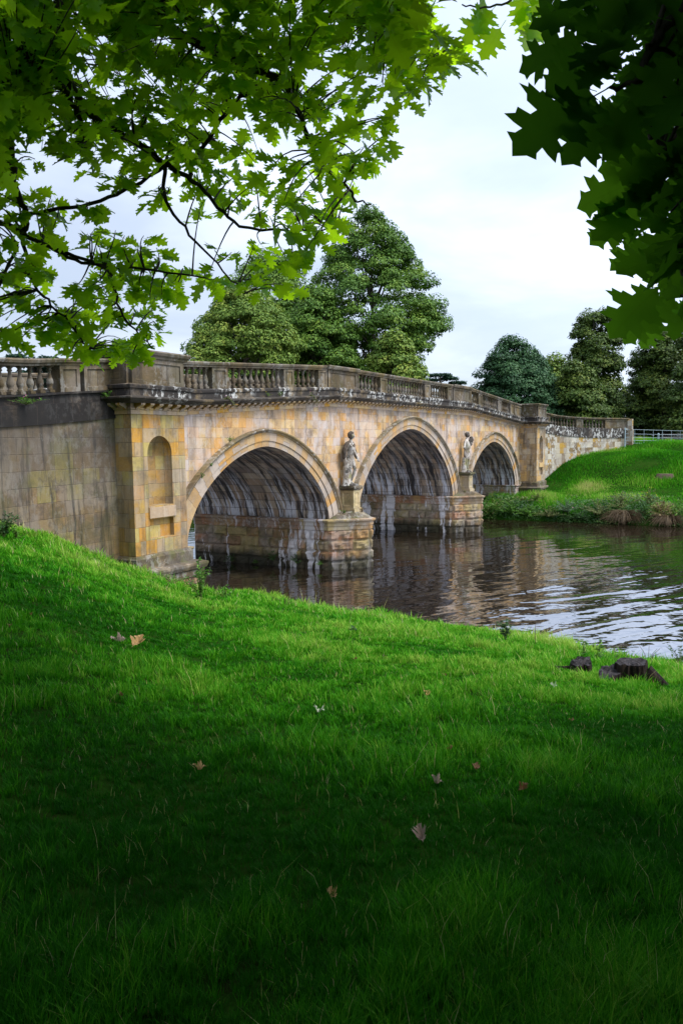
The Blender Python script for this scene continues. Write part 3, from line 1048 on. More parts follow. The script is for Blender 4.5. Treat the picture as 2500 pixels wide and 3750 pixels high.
ptsL = bez((-20.95, -.65), (-25.0, -.5), (-29.5, -3.2))
ZL = [(0, 7.64, 6.52, 6.06), (1.0, 7.56, 6.44, 5.97), (2.06, 7.47, 6.37, 5.88), (2.9, 7.38, 6.31, 5.82), (4.0, 7.30, 6.23, 5.76), (10, 6.9, 5.85, 5.45)]
wingL = wing(ptsL, ZL, (M_WING, M_BLACK, M_BLACK), [(.0, 1.05), (1.2, 1.9), (4.6, 5.3), (8.5, 9.3)], True, 'left')
ptsR = bez((21.4, -.65), (25.5, -1.8), (29.9, -5.75))
ZR = [(0, 7.45, 6.62, 5.88), (1.3, 7.28, 6.48, 5.78), (2.6, 7.13, 6.32, 5.63), (3.9, 7.04, 6.25, 5.52), (5.8, 6.96, 6.15, 5.40), (9.8, 6.92, 6.06, 5.33)]
wingR = wing(ptsR, ZR, (M_WINGR, M_BLACKR, M_BLACKR), [(0, .9), (1.15, 1.7), (4.7, 5.4), (7.7, 9.9)], True, 'right')
mb = MB()
e = ptsR[-1]
mb.box(e[0] - .15, e[0] + .35, e[1] - .35, e[1] + .1, 1.0, 6.0)
mb.box(e[0] - .1, e[0] + .3, e[1] - .3, e[1] + .06, 6.0, 6.86)
mb.build('end_pier', M_WINGR, bridge)
# far side parapet, seen through the near balusters, and the far wings
straight_parapet(DEPTH, -1, False)
fl = [(-a[0], 0) for a in ptsL]
mb = MB()
for pts, Z in ((ptsL, ZL), (ptsR, ZR)):
    P = [(p[0], DEPTH - p[1]) for p in pts]
    S = [0]
    for a, b in zip(P[:-1], P[1:]): S.append(S[-1] + math.dist(a, b))
    T = np.array(Z)
    for i in range(len(P) - 1):
        za = float(np.interp(S[i], T[:, 0], T[:, 1])); zb = float(np.interp(S[i + 1], T[:, 0], T[:, 1]))
        for (h0, h1) in ((-.17, 0), (-6, -.83)):
            for off in (0, .35):
                mb.face([(P[i][0], P[i][1] - off, za + h0), (P[i + 1][0], P[i + 1][1] - off, zb + h0), (P[i + 1][0], P[i + 1][1] - off, zb + h1), (P[i][0], P[i][1] - off, za + h1)])
        mb.face([(P[i][0], P[i][1], za), (P[i + 1][0], P[i + 1][1], zb), (P[i + 1][0], P[i + 1][1] - .35, zb), (P[i][0], P[i][1] - .35, za)])
    s = .3
    while s < S[-1]:
        x = float(np.interp(s, S, [p[0] for p in P])); y = float(np.interp(s, S, [p[1] for p in P])) - .17
        rest_bal.lathe(BAL[::2] + [BAL[-1]], x, y, float(np.interp(s, T[:, 0], T[:, 1])) - .85, 8)
        s += .34
mb.build('far_wing_parapet', M_PARA, bridge)
for x0 in (TL0, TR0):
    mb = MB()
    mb.box(x0 + .02, x0 + 2.2, DEPTH - .3, DEPTH + 1.2, .9, fz(TL1) + 1.62)
    mb.build('far_tower', M_TOWER, bridge)
o = rest_bal.build('far_balusters', M_PARA, bridge)
o["kind"] = "stuff"

# ------------------------------------------------------------------ PART 2: the place round the bridge
def ray(px, py):
    """view ray through a point given in 1568 x 2352 picture units"""
    x, y = px * 2500 / 1568 - 1250, py * 2500 / 1568 - 1875
    return VF + VR * x / FPX - VU * y / FPX


def dp(px, py, d):
    return CAM + ray(px, py) * d


# left bank: brink line above the river (and foot of the wing wall), in plan with height
BRINK = [(-75, -20, 4.6), (-60, 12, 4.5), (-36, -1.0, 4.3), (-30, -2.9, 4.0), (-27.5, -1.95, 3.85), (-25.13, -1.22, 3.61), (-24.46, -1.03, 3.45), (-23.37, -.81, 3.16), (-22.44, -.75, 2.70),
         (-21.68, -1.72, 2.15), (-20.71, -1.78, 1.78), (-19.66, -1.85, 1.38), (-18.9, -2.1, 1.12), (-18.2, -2.8, 1.08), (-19.1, -5.2, 1.06), (-19.3, -6.6, 1.06), (-19.3, -8.1, 1.06),
         (-19.5, -9.3, 1.06), (-19.7, -11.1, 1.06), (-20.2, -12.5, 1.06), (-20.5, -13.5, 1.06), (-20.6, -14.3, 1.06), (-20.5, -14.8, 1.06), (-20.6, -18, 1.06), (-21, -24, 1.1), (-21, -40, 1.1), (-21, -90, 1.1), (-36, -120, 3.5), (-100, -70, 4.6), (-75, -20.001, 4.6)]
_b = np.array(BRINK)
_ba = np.arctan2(_b[:, 1] - CAM[1], _b[:, 0] - CAM[0])
_ba = np.unwrap(_ba)
_br = np.hypot(_b[:, 1] - CAM[1], _b[:, 0] - CAM[0])
if _ba[0] > _ba[-1]:
    _ba, _br, _bz = _ba[::-1], _br[::-1], _b[::-1, 2]
else:
    _bz = _b[:, 2]


def brink(a):
    a = np.asarray(a, float)
    lo = _ba[0]
    a = lo + np.mod(a - lo, 2 * math.pi)
    return np.interp(a, _ba, _br), np.interp(a, _ba, _bz)


GZ0 = 3.76


def vnoise(x, y, f, s=0.0):
    return np.array([mnoise.noise(Vector((float(a) * f + s, float(b) * f, s))) for a, b in zip(np.ravel(x), np.ravel(y))]).reshape(np.shape(x))


def left_z(x, y):
    dx, dy = np.asarray(x) - CAM[0], np.asarray(y) - CAM[1]
    r = np.hypot(dx, dy); a = np.arctan2(dy, dx)
    R, ze = brink(a)
    R = R * .985
    t = np.minimum(r / R, 1.0)
    z = GZ0 + (ze - GZ0) * t ** 1.35
    river = np.clip((2.6 - ze) / 1.0, 0, 1)
    z = z - np.maximum(r - R, 0) * (.15 + .75 * river)
    return z


def left_ground(px, py):
    d = ray(px, py)
    t = 1.0
    for _ in range(4000):
        p = CAM + d * t
        if p[2] < left_z(p[0], p[1]): break
        t += .01
    return p


grassG, n = material('turf_soil')
pos = n.pos()
f1 = n.noise(pos, .45, 5, .6); f2 = n.noise(pos, 7, 5, .7)
c = n.ramp(f1, [(.3, (.008, .030, .003)), (.5, (.012, .045, .004)), (.7, (.022, .055, .006))])
c = n.mix(n.step(f2, .45, .7), c, (.018, .026, .006))
n.out(n.principled(c, 1.0, n.bump(f2, .8, .05), 0.0))

# ---- ground sheet of the near bank
mb = MB()
na = 260
angs = np.linspace(_ba[0], _ba[0] + 2 * math.pi, na + 1)
fine = np.linspace(-.25, 1.45, 240)
angs = np.unique(np.r_[angs, fine if fine[0] > _ba[0] else fine + 2 * math.pi])
P = []
for a in angs:
    R, ze = brink(a); R *= .985
    rr = np.r_[0.01, R * np.linspace(.04, 1, 34), R + .25, R + .6, R + 1.2, R + 2.2, R + 4]
    x = CAM[0] + rr * np.cos(a); y = CAM[1] + rr * np.sin(a)
    z = left_z(x, y)
    P.append([(x[i], y[i], z[i] - .008) for i in range(len(rr))])
U = [[(p[0], p[1]) for p in r] for r in P]
mb.grid(P, U, smooth=True, flip=False)
g = mb.build('near_bank_ground', grassG)
tag(g, kind='structure')

# ---- far bank and the land behind, down to the horizon
FB = [(10, -1.2), (13.7, -.5), (14.15, .10), (14.5, .50), (15.2, .75), (16.5, .95), (18, 1.25), (20, 1.65), (21.5, 1.95), (22.76, 2.40), (24.3, 3.33), (25.6, 3.85), (27.1, 4.17), (28.9, 4.33), (30.0, 4.83), (33.5, 4.95), (38, 4.85), (60, 4.7), (120, 5.1), (400, 6), (2500, 8)]
_f = np.array(FB)


def far_z(x, y):
    # bank line bends a little with y
    x = np.asarray(x, float); y = np.asarray(y, float)
    sh = np.where(y < 0, .0 + .012 * np.minimum(-y, 60) ** 1.3, 0.0)
    # the steep upper part pushes out as one leaves the wall
    xx = x + np.clip((-y - 3) * .16, 0, 1.6) * np.clip((x - 18) / 4, 0, 1) * np.clip((30 - x) / 4, 0, 1) - sh * np.clip((18 - x) / 5, 0, 1)
    return np.interp(xx, _f[:, 0], _f[:, 1])


def far_ground(px, py):
    d = ray(px, py); t = 40.0
    for _ in range(6000):
        p = CAM + d * t
        if p[0] > 12 and p[2] < far_z(p[0], p[1]): break
        t += .03
    return p


xs = np.unique(np.r_[np.linspace(10, 36, 90), np.linspace(36, 120, 40), np.geomspace(120, 2500, 16)])
ys = np.unique(np.r_[-np.geomspace(40, 2500, 14), np.linspace(-40, 12, 105), np.linspace(12, 120, 40), np.geomspace(120, 2500, 14)])
mb = MB()
P = []
for x in xs:
    zz = far_z(np.full(len(ys), x), ys)
    P.append([(x + (.5 * mnoise.noise(Vector((y * .25, 3, 0))) if x < 18 else 0), y, zz[i] + ((.10 * mnoise.noise(Vector((x * .7, y * .7, 0))) + .05 * mnoise.noise(Vector((x * 2, y * 2, 5)))) if 13 < x < 60 else 0)) for i, y in enumerate(ys)])
mb.grid(P, [[(p[0], p[1]) for p in r] for r in P], smooth=True)
g = mb.build('far_bank_ground', grassG)
tag(g, kind='structure')

# land on the near side behind the bridge
mb = MB()
mb.grid([[(x, y, 4.2 if x < -24 else -.8) for y in (9, 60, 300, 2400)] for x in (-2400, -300, -60, -24, -19)], smooth=True)
g = mb.build('upstream_bank_ground', grassG)
tag(g, kind='structure')
mb = MB()
mb.grid([[(x, y, -1.6) for y in (-2400, 2400)] for x in (-40, 30)], smooth=False)
g = mb.build('river_bed', simple('mud', (.03, .022, .012), (.05, .035, .02), 1)); tag(g, kind='structure')

# ---- water
wm, n = material('peaty_water')
pos = n.pos()
px_, py_, pz_ = n.sep(pos)
# amplitude: livelier towards the right foreground
amp = n.math('ADD', .26, n.math('MULTIPLY', n.step(n.math('SUBTRACT', n.math('MULTIPLY', py_, -1.0), n.math('MULTIPLY', px_, .6)), 6.0, 22.0), .75))
rot = n.new('ShaderNodeVectorRotate', rotation_type='Z_AXIS'); n.set(rot.inputs['Vector'], pos); rot.inputs['Angle'].default_value = math.radians(30)
rv = rot.outputs[0]
h1 = n.noise(n.vmul(rv, (.26, 1.0, 1)), .95, 1, .3, .6)
h2 = n.noise(n.vmul(n.vadd(rv, (5, 5, 0)), (.5, 1.0, 1)), 2.3, 1, .4, .4)
h3 = n.noise(n.vmul(pos, (1.0, .7, 1)), 5.5, 1, .4)
h = n.math('ADD', n.math('MULTIPLY', h1, 1.0), n.math('ADD', n.math('MULTIPLY', h2, .26), n.math('MULTIPLY', h3, .05)))
h = n.math('MULTIPLY', h, amp)
b = n.bump(h, 1.0, .10)
lw = n.new('ShaderNodeLayerWeight'); lw.inputs['Blend'].default_value = .5; n.set(lw.inputs['Normal'], b)
fac = n.math('MINIMUM', n.math('MULTIPLY', lw.outputs['Facing'], .72), .52)
gl_ = n.new('ShaderNodeBsdfGlossy'); gl_.inputs['Roughness'].default_value = .015; n.set(gl_.inputs['Normal'], b); n.set(gl_.inputs['Color'], (.93, .95, 1.0))
df_ = n.principled((.013, .009, .005), .5, b, 0.0)
mx_ = n.new('ShaderNodeMixShader'); n.set(mx_.inputs[0], fac); n.t.links.new(df_, mx_.inputs[1]); n.t.links.new(gl_.outputs[0], mx_.inputs[2])
n.out(mx_.outputs[0])
mb = MB()
mb.face([(-60, -2400, 0), (60, -2400, 0), (60, 2400, 0), (-60, 2400, 0)])
g = mb.build('water', wm); tag(g, kind='structure')


# ------------------------------------------------------------------ scattering of small faces into one mesh
def scatter(name, tv, tf, tuv, org, mats, size, var, mat, parent=None, smooth=True):
    """tv (n,3) template, tf faces (all same length k), org (m,3), mats (m,3,3) columns = axes, size (m,), var (m,)"""
    m_ = len(org); nv = len(tv); nf = len(tf); k = len(tf[0])
    V = np.einsum('mij,nj->mni', mats, tv) * size[:, None, None] + org[:, None, :]
    F = (np.array(tf)[None] + (np.arange(m_) * nv)[:, None, None]).reshape(-1)
    me = bpy.data.meshes.new(name)
    me.vertices.add(m_ * nv)
    me.vertices.foreach_set('co', V.astype(np.float32).ravel())
    me.loops.add(len(F)); me.loops.foreach_set('vertex_index', F.astype(np.int32))
    me.polygons.add(m_ * nf)
    me.polygons.foreach_set('loop_start', (np.arange(m_ * nf) * k).astype(np.int32))
    me.polygons.foreach_set('loop_total', np.full(m_ * nf, k, np.int32))
    me.polygons.foreach_set('use_smooth', np.full(m_ * nf, smooth))
    uvl = me.uv_layers.new(name='uv')
    uu = np.array(tuv)[np.array(tf).ravel()]
    uvl.data.foreach_set('uv', np.tile(uu, (m_, 1)).astype(np.float32).ravel())
    at = me.attributes.new('var', 'FLOAT', 'POINT')
    at.data.foreach_set('value', np.repeat(var, nv).astype(np.float32))
    me.materials.append(mat)
    me.update(calc_edges=True)
    o = bpy.data.objects.new(name, me)
    return link(o, parent)


def frames(nrm, tip):
    """axes: x = tip direction made orthogonal to normal, z = normal"""
    z = nrm / np.linalg.norm(nrm, axis=1)[:, None]
    x = tip - z * (tip * z).sum(1)[:, None]
    x /= np.linalg.norm(x, axis=1)[:, None] + 1e-9
    y = np.cross(z, x)
    return np.stack([x, y, z], axis=2)


def foliage_material(name, ramp, trans=.35, veins=False, rough=.55, spec=.3, tcol=None):
    mt, n = material(name)
    va = n.attr('var')[2]
    c = n.ramp(va, ramp)
    if veins:
        u, v, _ = n.sep(n.uv())
        av = n.math('ABSOLUTE', v)
        d = n.math('SUBTRACT', u, n.math('MULTIPLY', av, .75))
        fr = n.math('ABSOLUTE', n.math('SUBTRACT', n.math('FRACT', n.math('MULTIPLY', d, 5.0)), .5))
        vein = n.math('MAXIMUM', n.math('SUBTRACT', 1.0, n.step(av, .006, .02)), n.math('MULTIPLY', n.math('SUBTRACT', 1.0, n.step(fr, .02, .07)), .6))
        c = n.mix(n.math('MULTIPLY', vein, .55), c, (.02, .05, .005))
    pr = n.principled(c, rough, None, spec)
    tr = n.new('ShaderNodeBsdfTranslucent')
    n.set(tr.inputs[0], n.mix(.7, c, tcol, 'MIX') if tcol else c)
    mx = n.new('ShaderNodeMixShader')
    mx.inputs[0].default_value = trans
    n.t.links.new(pr, mx.inputs[1]); n.t.links.new(tr.outputs[0], mx.inputs[2])
    n.out(mx.outputs[0])
    return mt


M_GRASS = foliage_material('grass_blades', [(0, (.012, .10, .002)), (.3, (.04, .24, .003)), (.6, (.11, .33, .014)), (.8, (.25, .41, .05)), (.93, (.42, .40, .14)), (1, (.52, .46, .26))], .40, rough=.6, spec=.08)
BT_V = np.array([(0, -.5, 0), (0, .5, 0), (.12, -.38, .55), (.12, .38, .55), (.42, 0, 1.0)])
BT_F = [(0, 1, 3), (0, 3, 2), (2, 3, 4)]


def blades(name, org, height, width, lean, var, mat, label=None):
    m_ = len(org)
    a = rng.uniform(0, 2 * math.pi, m_)
    ca, sa = np.cos(a), np.sin(a)
    M = np.zeros((m_, 3, 3))
    M[:, 0, 0] = ca * height * lean; M[:, 1, 0] = sa * height * lean
    M[:, 0, 1] = -sa * width; M[:, 1, 1] = ca * width
    M[:, 2, 2] = height
    # face the blades roughly anywhere; base sunk slightly
    o = scatter(name, BT_V, BT_F, BT_V[:, :2], org - np.array([0, 0, .01]), M, np.ones(m_), var, mat, smooth=False)
    return tag(o, kind='stuff')


def patch(x, y, f, s):
    k = 64
    # cheap smooth noise by summed sines
    r = np.random.default_rng(int(s * 100) + 5)
    v = np.zeros(len(x))
    for i in range(10):
        th = r.uniform(0, 2 * math.pi); ff = f * r.uniform(.5, 2.0); ph = r.uniform(0, 6.28)
        v += np.sin((x * math.cos(th) + y * math.sin(th)) * ff + ph)
    return v / math.sqrt(5)


def near_grass(NT_, K):
    view_a = math.atan2(VF[1], VF[0])
    a = view_a + rng.uniform(-.56, .56, NT_)
    R, _ = brink(a)
    u = rng.uniform(0, 1, NT_)
    rmin, q = 1.1, .30
    r = (rmin ** q + u * (R ** q - rmin ** q)) ** (1 / q)
    tx = CAM[0] + r * np.cos(a); ty = CAM[1] + r * np.sin(a)
    th = (.7 + .3 * rng.random(NT_)) * np.exp(rng.normal(size=NT_) * .33)          # tuft height factor
    tv = rng.normal(size=NT_) * .13
    tl = rng.uniform(0, 2 * math.pi, NT_)
    N = NT_ * K
    rep = lambda z: np.repeat(z, K)
    rr_, th_, tv_, tl_ = rep(r), rep(th), rep(tv), rep(tl)
    sp_ = .010 + rr_ * .0028
    ox, oy = rng.normal(size=N) * sp_, rng.normal(size=N) * sp_
    x = rep(tx) + ox; y = rep(ty) + oy
    z = left_z(x, y)
    pt = patch(x, y, 1.6, 1); pt2 = patch(x, y, .5, 2); pt3 = patch(x, y, 6.0, 3)
    Rb, _ = brink(np.arctan2(y - CAM[1], x - CAM[0]))
    edge = np.clip((rr_ / Rb - .55) / .4, 0, 1)
    hgt = (.050 + .022 * pt3 + .016 * pt) * th_ * rng.uniform(.5, 1.35, N) + .014
    hgt = np.clip(hgt, .036, .17) * (.85 + .8 * edge)
    wid = np.maximum(.0030, rr_ * .00120) * rng.uniform(.7, 1.3, N)
    var = np.clip(.34 + .13 * pt + .13 * pt2 + .07 * pt3 + tv_ + .13 * rng.normal(size=N) + .20 * edge, 0, .80)
    dry = rng.random(N) < (.010 + .05 * edge * (pt > .3))
    var[dry] = rng.uniform(.9, 1.0, dry.sum())
    hgt[dry] *= rng.uniform(1.0, 1.9, dry.sum()); wid[dry] *= .55
    lean = rng.uniform(.5, 2.2, N)
    # blades of a tuft bend outwards from its middle, the whole tuft to one side
    ang = np.arctan2(oy + np.sin(tl_) * sp_ * .8, ox + np.cos(tl_) * sp_ * .8) + rng.normal(size=N) * .5
    ca, sa = np.cos(ang), np.sin(ang)
    M = np.zeros((N, 3, 3))
    M[:, 0, 0] = ca * hgt * lean; M[:, 1, 0] = sa * hgt * lean
    M[:, 0, 1] = -sa * wid; M[:, 1, 1] = ca * wid
    M[:, 2, 2] = hgt
    o = scatter('grass', BT_V, BT_F, BT_V[:, :2], np.c_[x, y, z - .01], M, np.ones(N), var, M_GRASS, smooth=False)
    return tag(o, kind='stuff')


near_grass(33000, 15)


def far_grass(N):
    x = rng.uniform(14.3, 38, N); y = -rng.uniform(-1.5, 30, N) ** 1.0
    z = far_z(x, y)
    ok = ~((y > -1.6) & (x > 18.6) & (x < 22)) & (z > .3)
    # keep off the inside of the wing wall
    wy = np.interp(x, [p[0] for p in ptsR], [p[1] for p in ptsR], left=-1.25, right=-99)
    ok &= ~((x > 21) & (x < 30) & (y > wy - .05))
    x, y, z = x[ok], y[ok], z[ok]
    n_ = len(x)
    pt = patch(x, y, 1.2, 4); pt2 = patch(x, y, .45, 6)
    hgt = np.clip(.15 + .10 * pt, .05, .45) * rng.uniform(.6, 1.4, n_) * np.where(z < 1.6, 1.7, 1)
    wid = .030 * rng.uniform(.6, 1.4, n_)
    var = np.clip(.44 + .16 * pt + .2 * pt2 + .16 * rng.normal(size=n_), 0, .91)
    return blades('far_bank_grass', np.c_[x, y, z + .02], hgt, wid, rng.uniform(.3, 1.5, n_), var, M_GRASS)


far_grass(170000)

# ------------------------------------------------------------------ leaves of the red oaks
half = [(0, .012), (.06, .03), (.13, .10), (.15, .22), (.20, .20), (.24, .31), (.275, .27), (.29, .17), (.35, .18), (.38, .33), (.425, .32), (.47, .46), (.51, .42), (.57, .50), (.565, .37), (.60, .32), (.57, .19),
        (.64, .20), (.69, .34), (.735, .31), (.82, .38), (.80, .25), (.775, .15), (.85, .16), (.91, .22), (.925, .11), (1.0, 0)]


def leaf_template():
    bm = bmesh.new()
    for sg in (1, -1):
        vs = [bm.verts.new((x, sg * y, 0)) for x, y in half] 
        spine = [bm.verts.new((x, 0, 0)) for x in (.8, .6, .4, .2, .0)]
        ring = vs + spine
        if sg < 0: ring = ring[::-1]
        bm.faces.new(ring)
    # petiole
    bm.faces.new([bm.verts.new(p) for p in ((-.28, -.008, 0), (0, -.008, 0), (0, .008, 0), (-.28, .008, 0))])
    bmesh.ops.triangulate(bm, faces=bm.faces)
    bmesh.ops.remove_doubles(bm, verts=bm.verts, dist=1e-5)
    V = np.array([v.co[:] for v in bm.verts]); F = [tuple(v.index for v in f.verts) for f in bm.faces]
    bm.verts.index_update()
    F = [tuple(v.index for v in f.verts) for f in bm.faces]
    bm.free()
    uv = V[:, :2].copy()
    V[:, 2] = .22 * np.abs(V[:, 1]) - .22 * np.maximum(V[:, 0], 0) ** 2 + .03 * np.sin(V[:, 0] * 14) * np.abs(V[:, 1]) * 2
    return V, F, uv


LV, LF, LUV = leaf_template()
M_OAKLEAF = foliage_material('oak_leaf', [(0, (.020, .085, .003)), (.5, (.035, .13, .004)), (1, (.07, .19, .005))], .72, veins=True, rough=.45, spec=.35, tcol=(.62, 1.0, .012))
M_OAKSHADE = foliage_material('oak_leaf_shade', [(0, (.010, .045, .004)), (.5, (.018, .075, .005)), (1, (.035, .12, .006))], .6, veins=True, rough=.7, spec=.06, tcol=(.12, .34, .012))  # darker copy of oak_leaf: shade on the right-hand leaves put into its colour
M_BARK = simple('dark_bark', (.030, .024, .018), (.055, .045, .034), 8, .9, .8)


def inpoly(px, py, poly):
    inside = False
    j = len(poly) - 1
    for i in range(len(poly)):
        xi, yi = poly[i]; xj, yj = poly[j]
        if (yi > py) != (yj > py) and px < (xj - xi) * (py - yi) / (yj - yi + 1e-12) + xi:
            inside = not inside
        j = i
    return inside


def branch_set(specs):
    """specs: list of ([(px,py,depth)...], r0, r1) -> smooth world polylines"""
    out = []
    for pts, r0, r1 in specs:
        W = np.array([dp(*p) for p in pts])
        t = np.linspace(0, len(W) - 1, (len(W) - 1) * 5 + 1)
        # catmull-like smoothing
        Q = np.array([np.interp(t, range(len(W)), W[:, k]) for k in range(3)]).T
        for _ in range(3):
            Q[1:-1] = .25 * Q[:-2] + .5 * Q[1:-1] + .25 * Q[2:]
        rr = np.linspace(r0, r1, len(Q))
        Q[1:-1] += rng.normal(size=(len(Q) - 2, 3)) * .006
        out.append((Q, rr))
    return out


def spray_tree(root, specs, targets, leafsize, nper, name_leaf='foliage', twig_r=.004, tipdir=(0, 0, -.75), mat=None):
    br = branch_set(specs)
    mb = MB()
    for Q, rr in br:
        mb = MB()
        mb.tube(Q, rr, 7)
        mb.build('branch', M_BARK, root)
    allp = np.concatenate([q for q, _ in br])
    tw = MB()
    O = []; N_ = []; T_ = []; S_ = []; Vv = []
    for tg in targets:
        tg = np.array(tg)
        d = np.linalg.norm(allp - tg, axis=1)
        k = np.argmin(d)
        s = allp[k]
        if d[k] > 1.6:
            s = tg + (s - tg) * (.6 / d[k])
        mid = (s + tg) / 2 + np.array([0, 0, .10 * min(1, d[k])]) + rng.normal(size=3) * .03
        ts = np.linspace(0, 1, 6)[:, None]
        C = (1 - ts) ** 2 * s + 2 * ts * (1 - ts) * mid + ts ** 2 * tg
        tw.tube(C, np.linspace(twig_r * 1.6, twig_r * .6, 6), 4)
        out = (tg - s); out[2] *= .4; out /= np.linalg.norm(out) + 1e-6
        for i in range(nper):
            f = 1.0 if i < max(2, nper // 2) else rng.uniform(.45, .95)
            ii = f * 5; j = int(min(4, ii)); b = C[j] * (1 - (ii - j)) + C[j + 1] * (ii - j)
            th = rng.uniform(0, 2 * math.pi)
            rad = np.array([math.cos(th), math.sin(th), 0])
            tip = out * .55 + rad * .95 + np.array(tipdir) + rng.normal(size=3) * .18
            tip /= np.linalg.norm(tip)
            nr = np.array([0, 0, 1.0]) * .75 - VF * .35 + rng.normal(size=3) * .42
            sz = leafsize * rng.uniform(.55, 1.3)
            O.append(b + tip * .25 * sz); N_.append(nr); T_.append(tip); S_.append(sz); Vv.append(rng.random())
    tw.build('twig', M_BARK, root)
    O, N_, T_, S_, Vv = map(np.array, (O, N_, T_, S_, Vv))
    return scatter(name_leaf, LV, LF, LUV, O, frames(N_, T_), S_, Vv, mat or M_OAKLEAF, root)


OUT_L = [(-160, -160), (1010, -160), (1005, 30), (1050, 110), (1050, 150), (1020, 165), (985, 195), (930, 235), (925, 290), (900, 335), (855, 360), (815, 405), (790, 440), (795, 500), (760, 555),
         (720, 575), (680, 600), (665, 665), (610, 680), (545, 680), (480, 655), (430, 640), (395, 680), (360, 700), (370, 760), (365, 800), (340, 825), (290, 825), (215, 850), (165, 820), (130, 800), (60, 785), (-160, 780)]
GAPS_L = [[(215, 455), (330, 430), (400, 470), (560, 500), (590, 560), (480, 560), (380, 560), (300, 520), (225, 520)],
          [(150, 95), (225, 70), (265, 120), (250, 180), (170, 200), (140, 150)],
          [(90, 590), (150, 575), (180, 640), (150, 700), (100, 680)],
          [(560, 300), (640, 285), (660, 320), (600, 350)], [(385, 590), (450, 590), (440, 640), (380, 640)], [(740, 165), (800, 160), (790, 200), (745, 200)],
          [(0, 700), (40, 690), (60, 740), (0, 760)], [(180, 420), (260, 410), (250, 455), (190, 460)], [(470, 275), (510, 265), (520, 300), (480, 310)]]


def depth_l(px, py):
    return 4.4 + 1.3 * (py / 850) + .5 * math.sin(px * .004)


tg = []
while len(tg) < 1120:
    px, py = rng.uniform(-150, 1060), rng.uniform(-150, 860)
    if not inpoly(px, py, OUT_L) or any(inpoly(px, py, g_) for g_ in GAPS_L): continue
    dens = .36 + 1.1 * max(0, 1 - (py + .15 * px) / 420) + (.35 if py > 600 and px < 400 else 0)
    if rng.random() > dens: continue
    d = depth_l(px, py) + rng.normal() * .45
    tg.append(dp(px, py, d))
LB = [
    ([(-140, 380, 4.6), (0, 292, 4.7), (40, 262, 4.7), (100, 197, 4.8), (130, 120, 5.0), (150, -60, 5.3)], .055, .04),
    ([(120, 150, 4.9), (135, 190, 4.9), (170, 235, 4.9), (190, 300, 5.0), (200, 340, 5.0)], .03, .008),
    ([(20, 280, 4.7), (27, 380, 4.9), (34, 435, 5.0), (63, 490, 5.1), (54, 545, 5.2), (122, 571, 5.3), (180, 605, 5.4), (330, 618, 5.5), (470, 638, 5.6)], .028, .006),
    ([(-100, 520, 4.9), (0, 510, 5.0), (34, 520, 5.1), (54, 545, 5.2)], .02, .014),
    ([(130, 130, 5.0), (200, 270, 5.0), (340, 340, 5.0), (380, 380, 5.0), (435, 408, 5.1), (490, 462, 5.2), (545, 525, 5.3), (680, 530, 5.4), (770, 525, 5.5)], .026, .005),
    ([(200, -100, 4.8), (350, 40, 4.8), (515, 135, 4.8), (645, 177, 4.9), (687, 258, 4.9), (720, 353, 5.0), (768, 408, 5.1), (802, 435, 5.1), (816, 462, 5.2), (853, 469, 5.2)], .03, .004),
    ([(560, -80, 4.6), (740, 0, 4.7), (815, 14, 4.7), (884, 41, 4.7), (952, 88, 4.8), (1006, 136, 4.8)], .016, .004),
    ([(435, 408, 5.1), (440, 375, 5.1), (510, 270, 5.0), (545, 225, 5.0), (645, 177, 4.9)], .014, .012),
    ([(380, 380, 5.0), (374, 462, 5.2), (435, 537, 5.3), (517, 625, 5.5), (560, 675, 5.6)], .014, .004),
    ([(54, 545, 5.2), (61, 625, 5.3), (109, 693, 5.4), (156, 735, 5.5), (204, 802, 5.6)], .014, .004),
    ([(122, 571, 5.3), (258, 612, 5.4), (272, 720, 5.5), (320, 768, 5.6), (350, 800, 5.6)], .013, .004),
    ([(-80, 800, 5.0), (10, 640, 5.1), (40, 560, 5.2)], .008, .012),
    ([(63, 490, 5.1), (190, 475, 5.1), (290, 440, 5.1), (380, 380, 5.0)], .012, .012)]
TRUNK_L = (-37.6, -9.6)
oak_l = empty('red_oak', (TRUNK_L[0], TRUNK_L[1], 3.7))
tag(oak_l, 'big oak with lobed backlit leaves hanging over the near bank, upper left foreground', 'tree')


def trunk(root, x, y, z0, h, r, limbs):
    mb = MB()
    pts = [(x + .25 * math.sin(t * 2) * t, y + .15 * math.cos(t * 3) * t, z0 + h * t) for t in np.linspace(0, 1, 12)]
    mb.tube(pts, [r * (1.35 if i == 0 else 1.12 if i == 1 else 1 - .045 * i) for i in range(12)], 14)
    for (tx, ty, tz, rr, t0) in limbs:
        k = int(t0 * 11); p = np.array(pts[k]); e_ = np.array((tx, ty, tz))
        m_ = (p + e_) / 2 + np.array([0, 0, .35 * np.linalg.norm(e_ - p) * .5])
        ts = np.linspace(0, 1, 10)[:, None]
        C = (1 - ts) ** 2 * p + 2 * ts * (1 - ts) * m_ + ts ** 2 * e_
        mb.tube(C, np.linspace(rr, rr * .3, 10), 8)
    o = mb.build('trunk', M_BARK, root)
    return o


def fix_parent(root):
    """children were built in world coordinates: cancel the root's offset"""
    inv = Matrix.Translation(-Vector(root.location))
    for ch in root.children:
        ch.matrix_parent_inverse = inv


spray_tree(oak_l, LB, tg, .132, 5)
e0 = dp(-140, 380, 4.6); e1 = dp(200, -100, 4.8); e2 = dp(150, -60, 5.3); e3 = dp(560, -80, 4.6)
trunk(oak_l, TRUNK_L[0], TRUNK_L[1], 3.7, 9, .38, [(*e0, .09, .2), (*e1, .08, .35), (*e2, .09, .4), (*e3, .07, .45), (-33, -17, 10.5, .14, .6), (-41, -16, 11, .14, .7), (-35, -4, 11, .12, .75), (-43, -8, 10, .12, .6)])

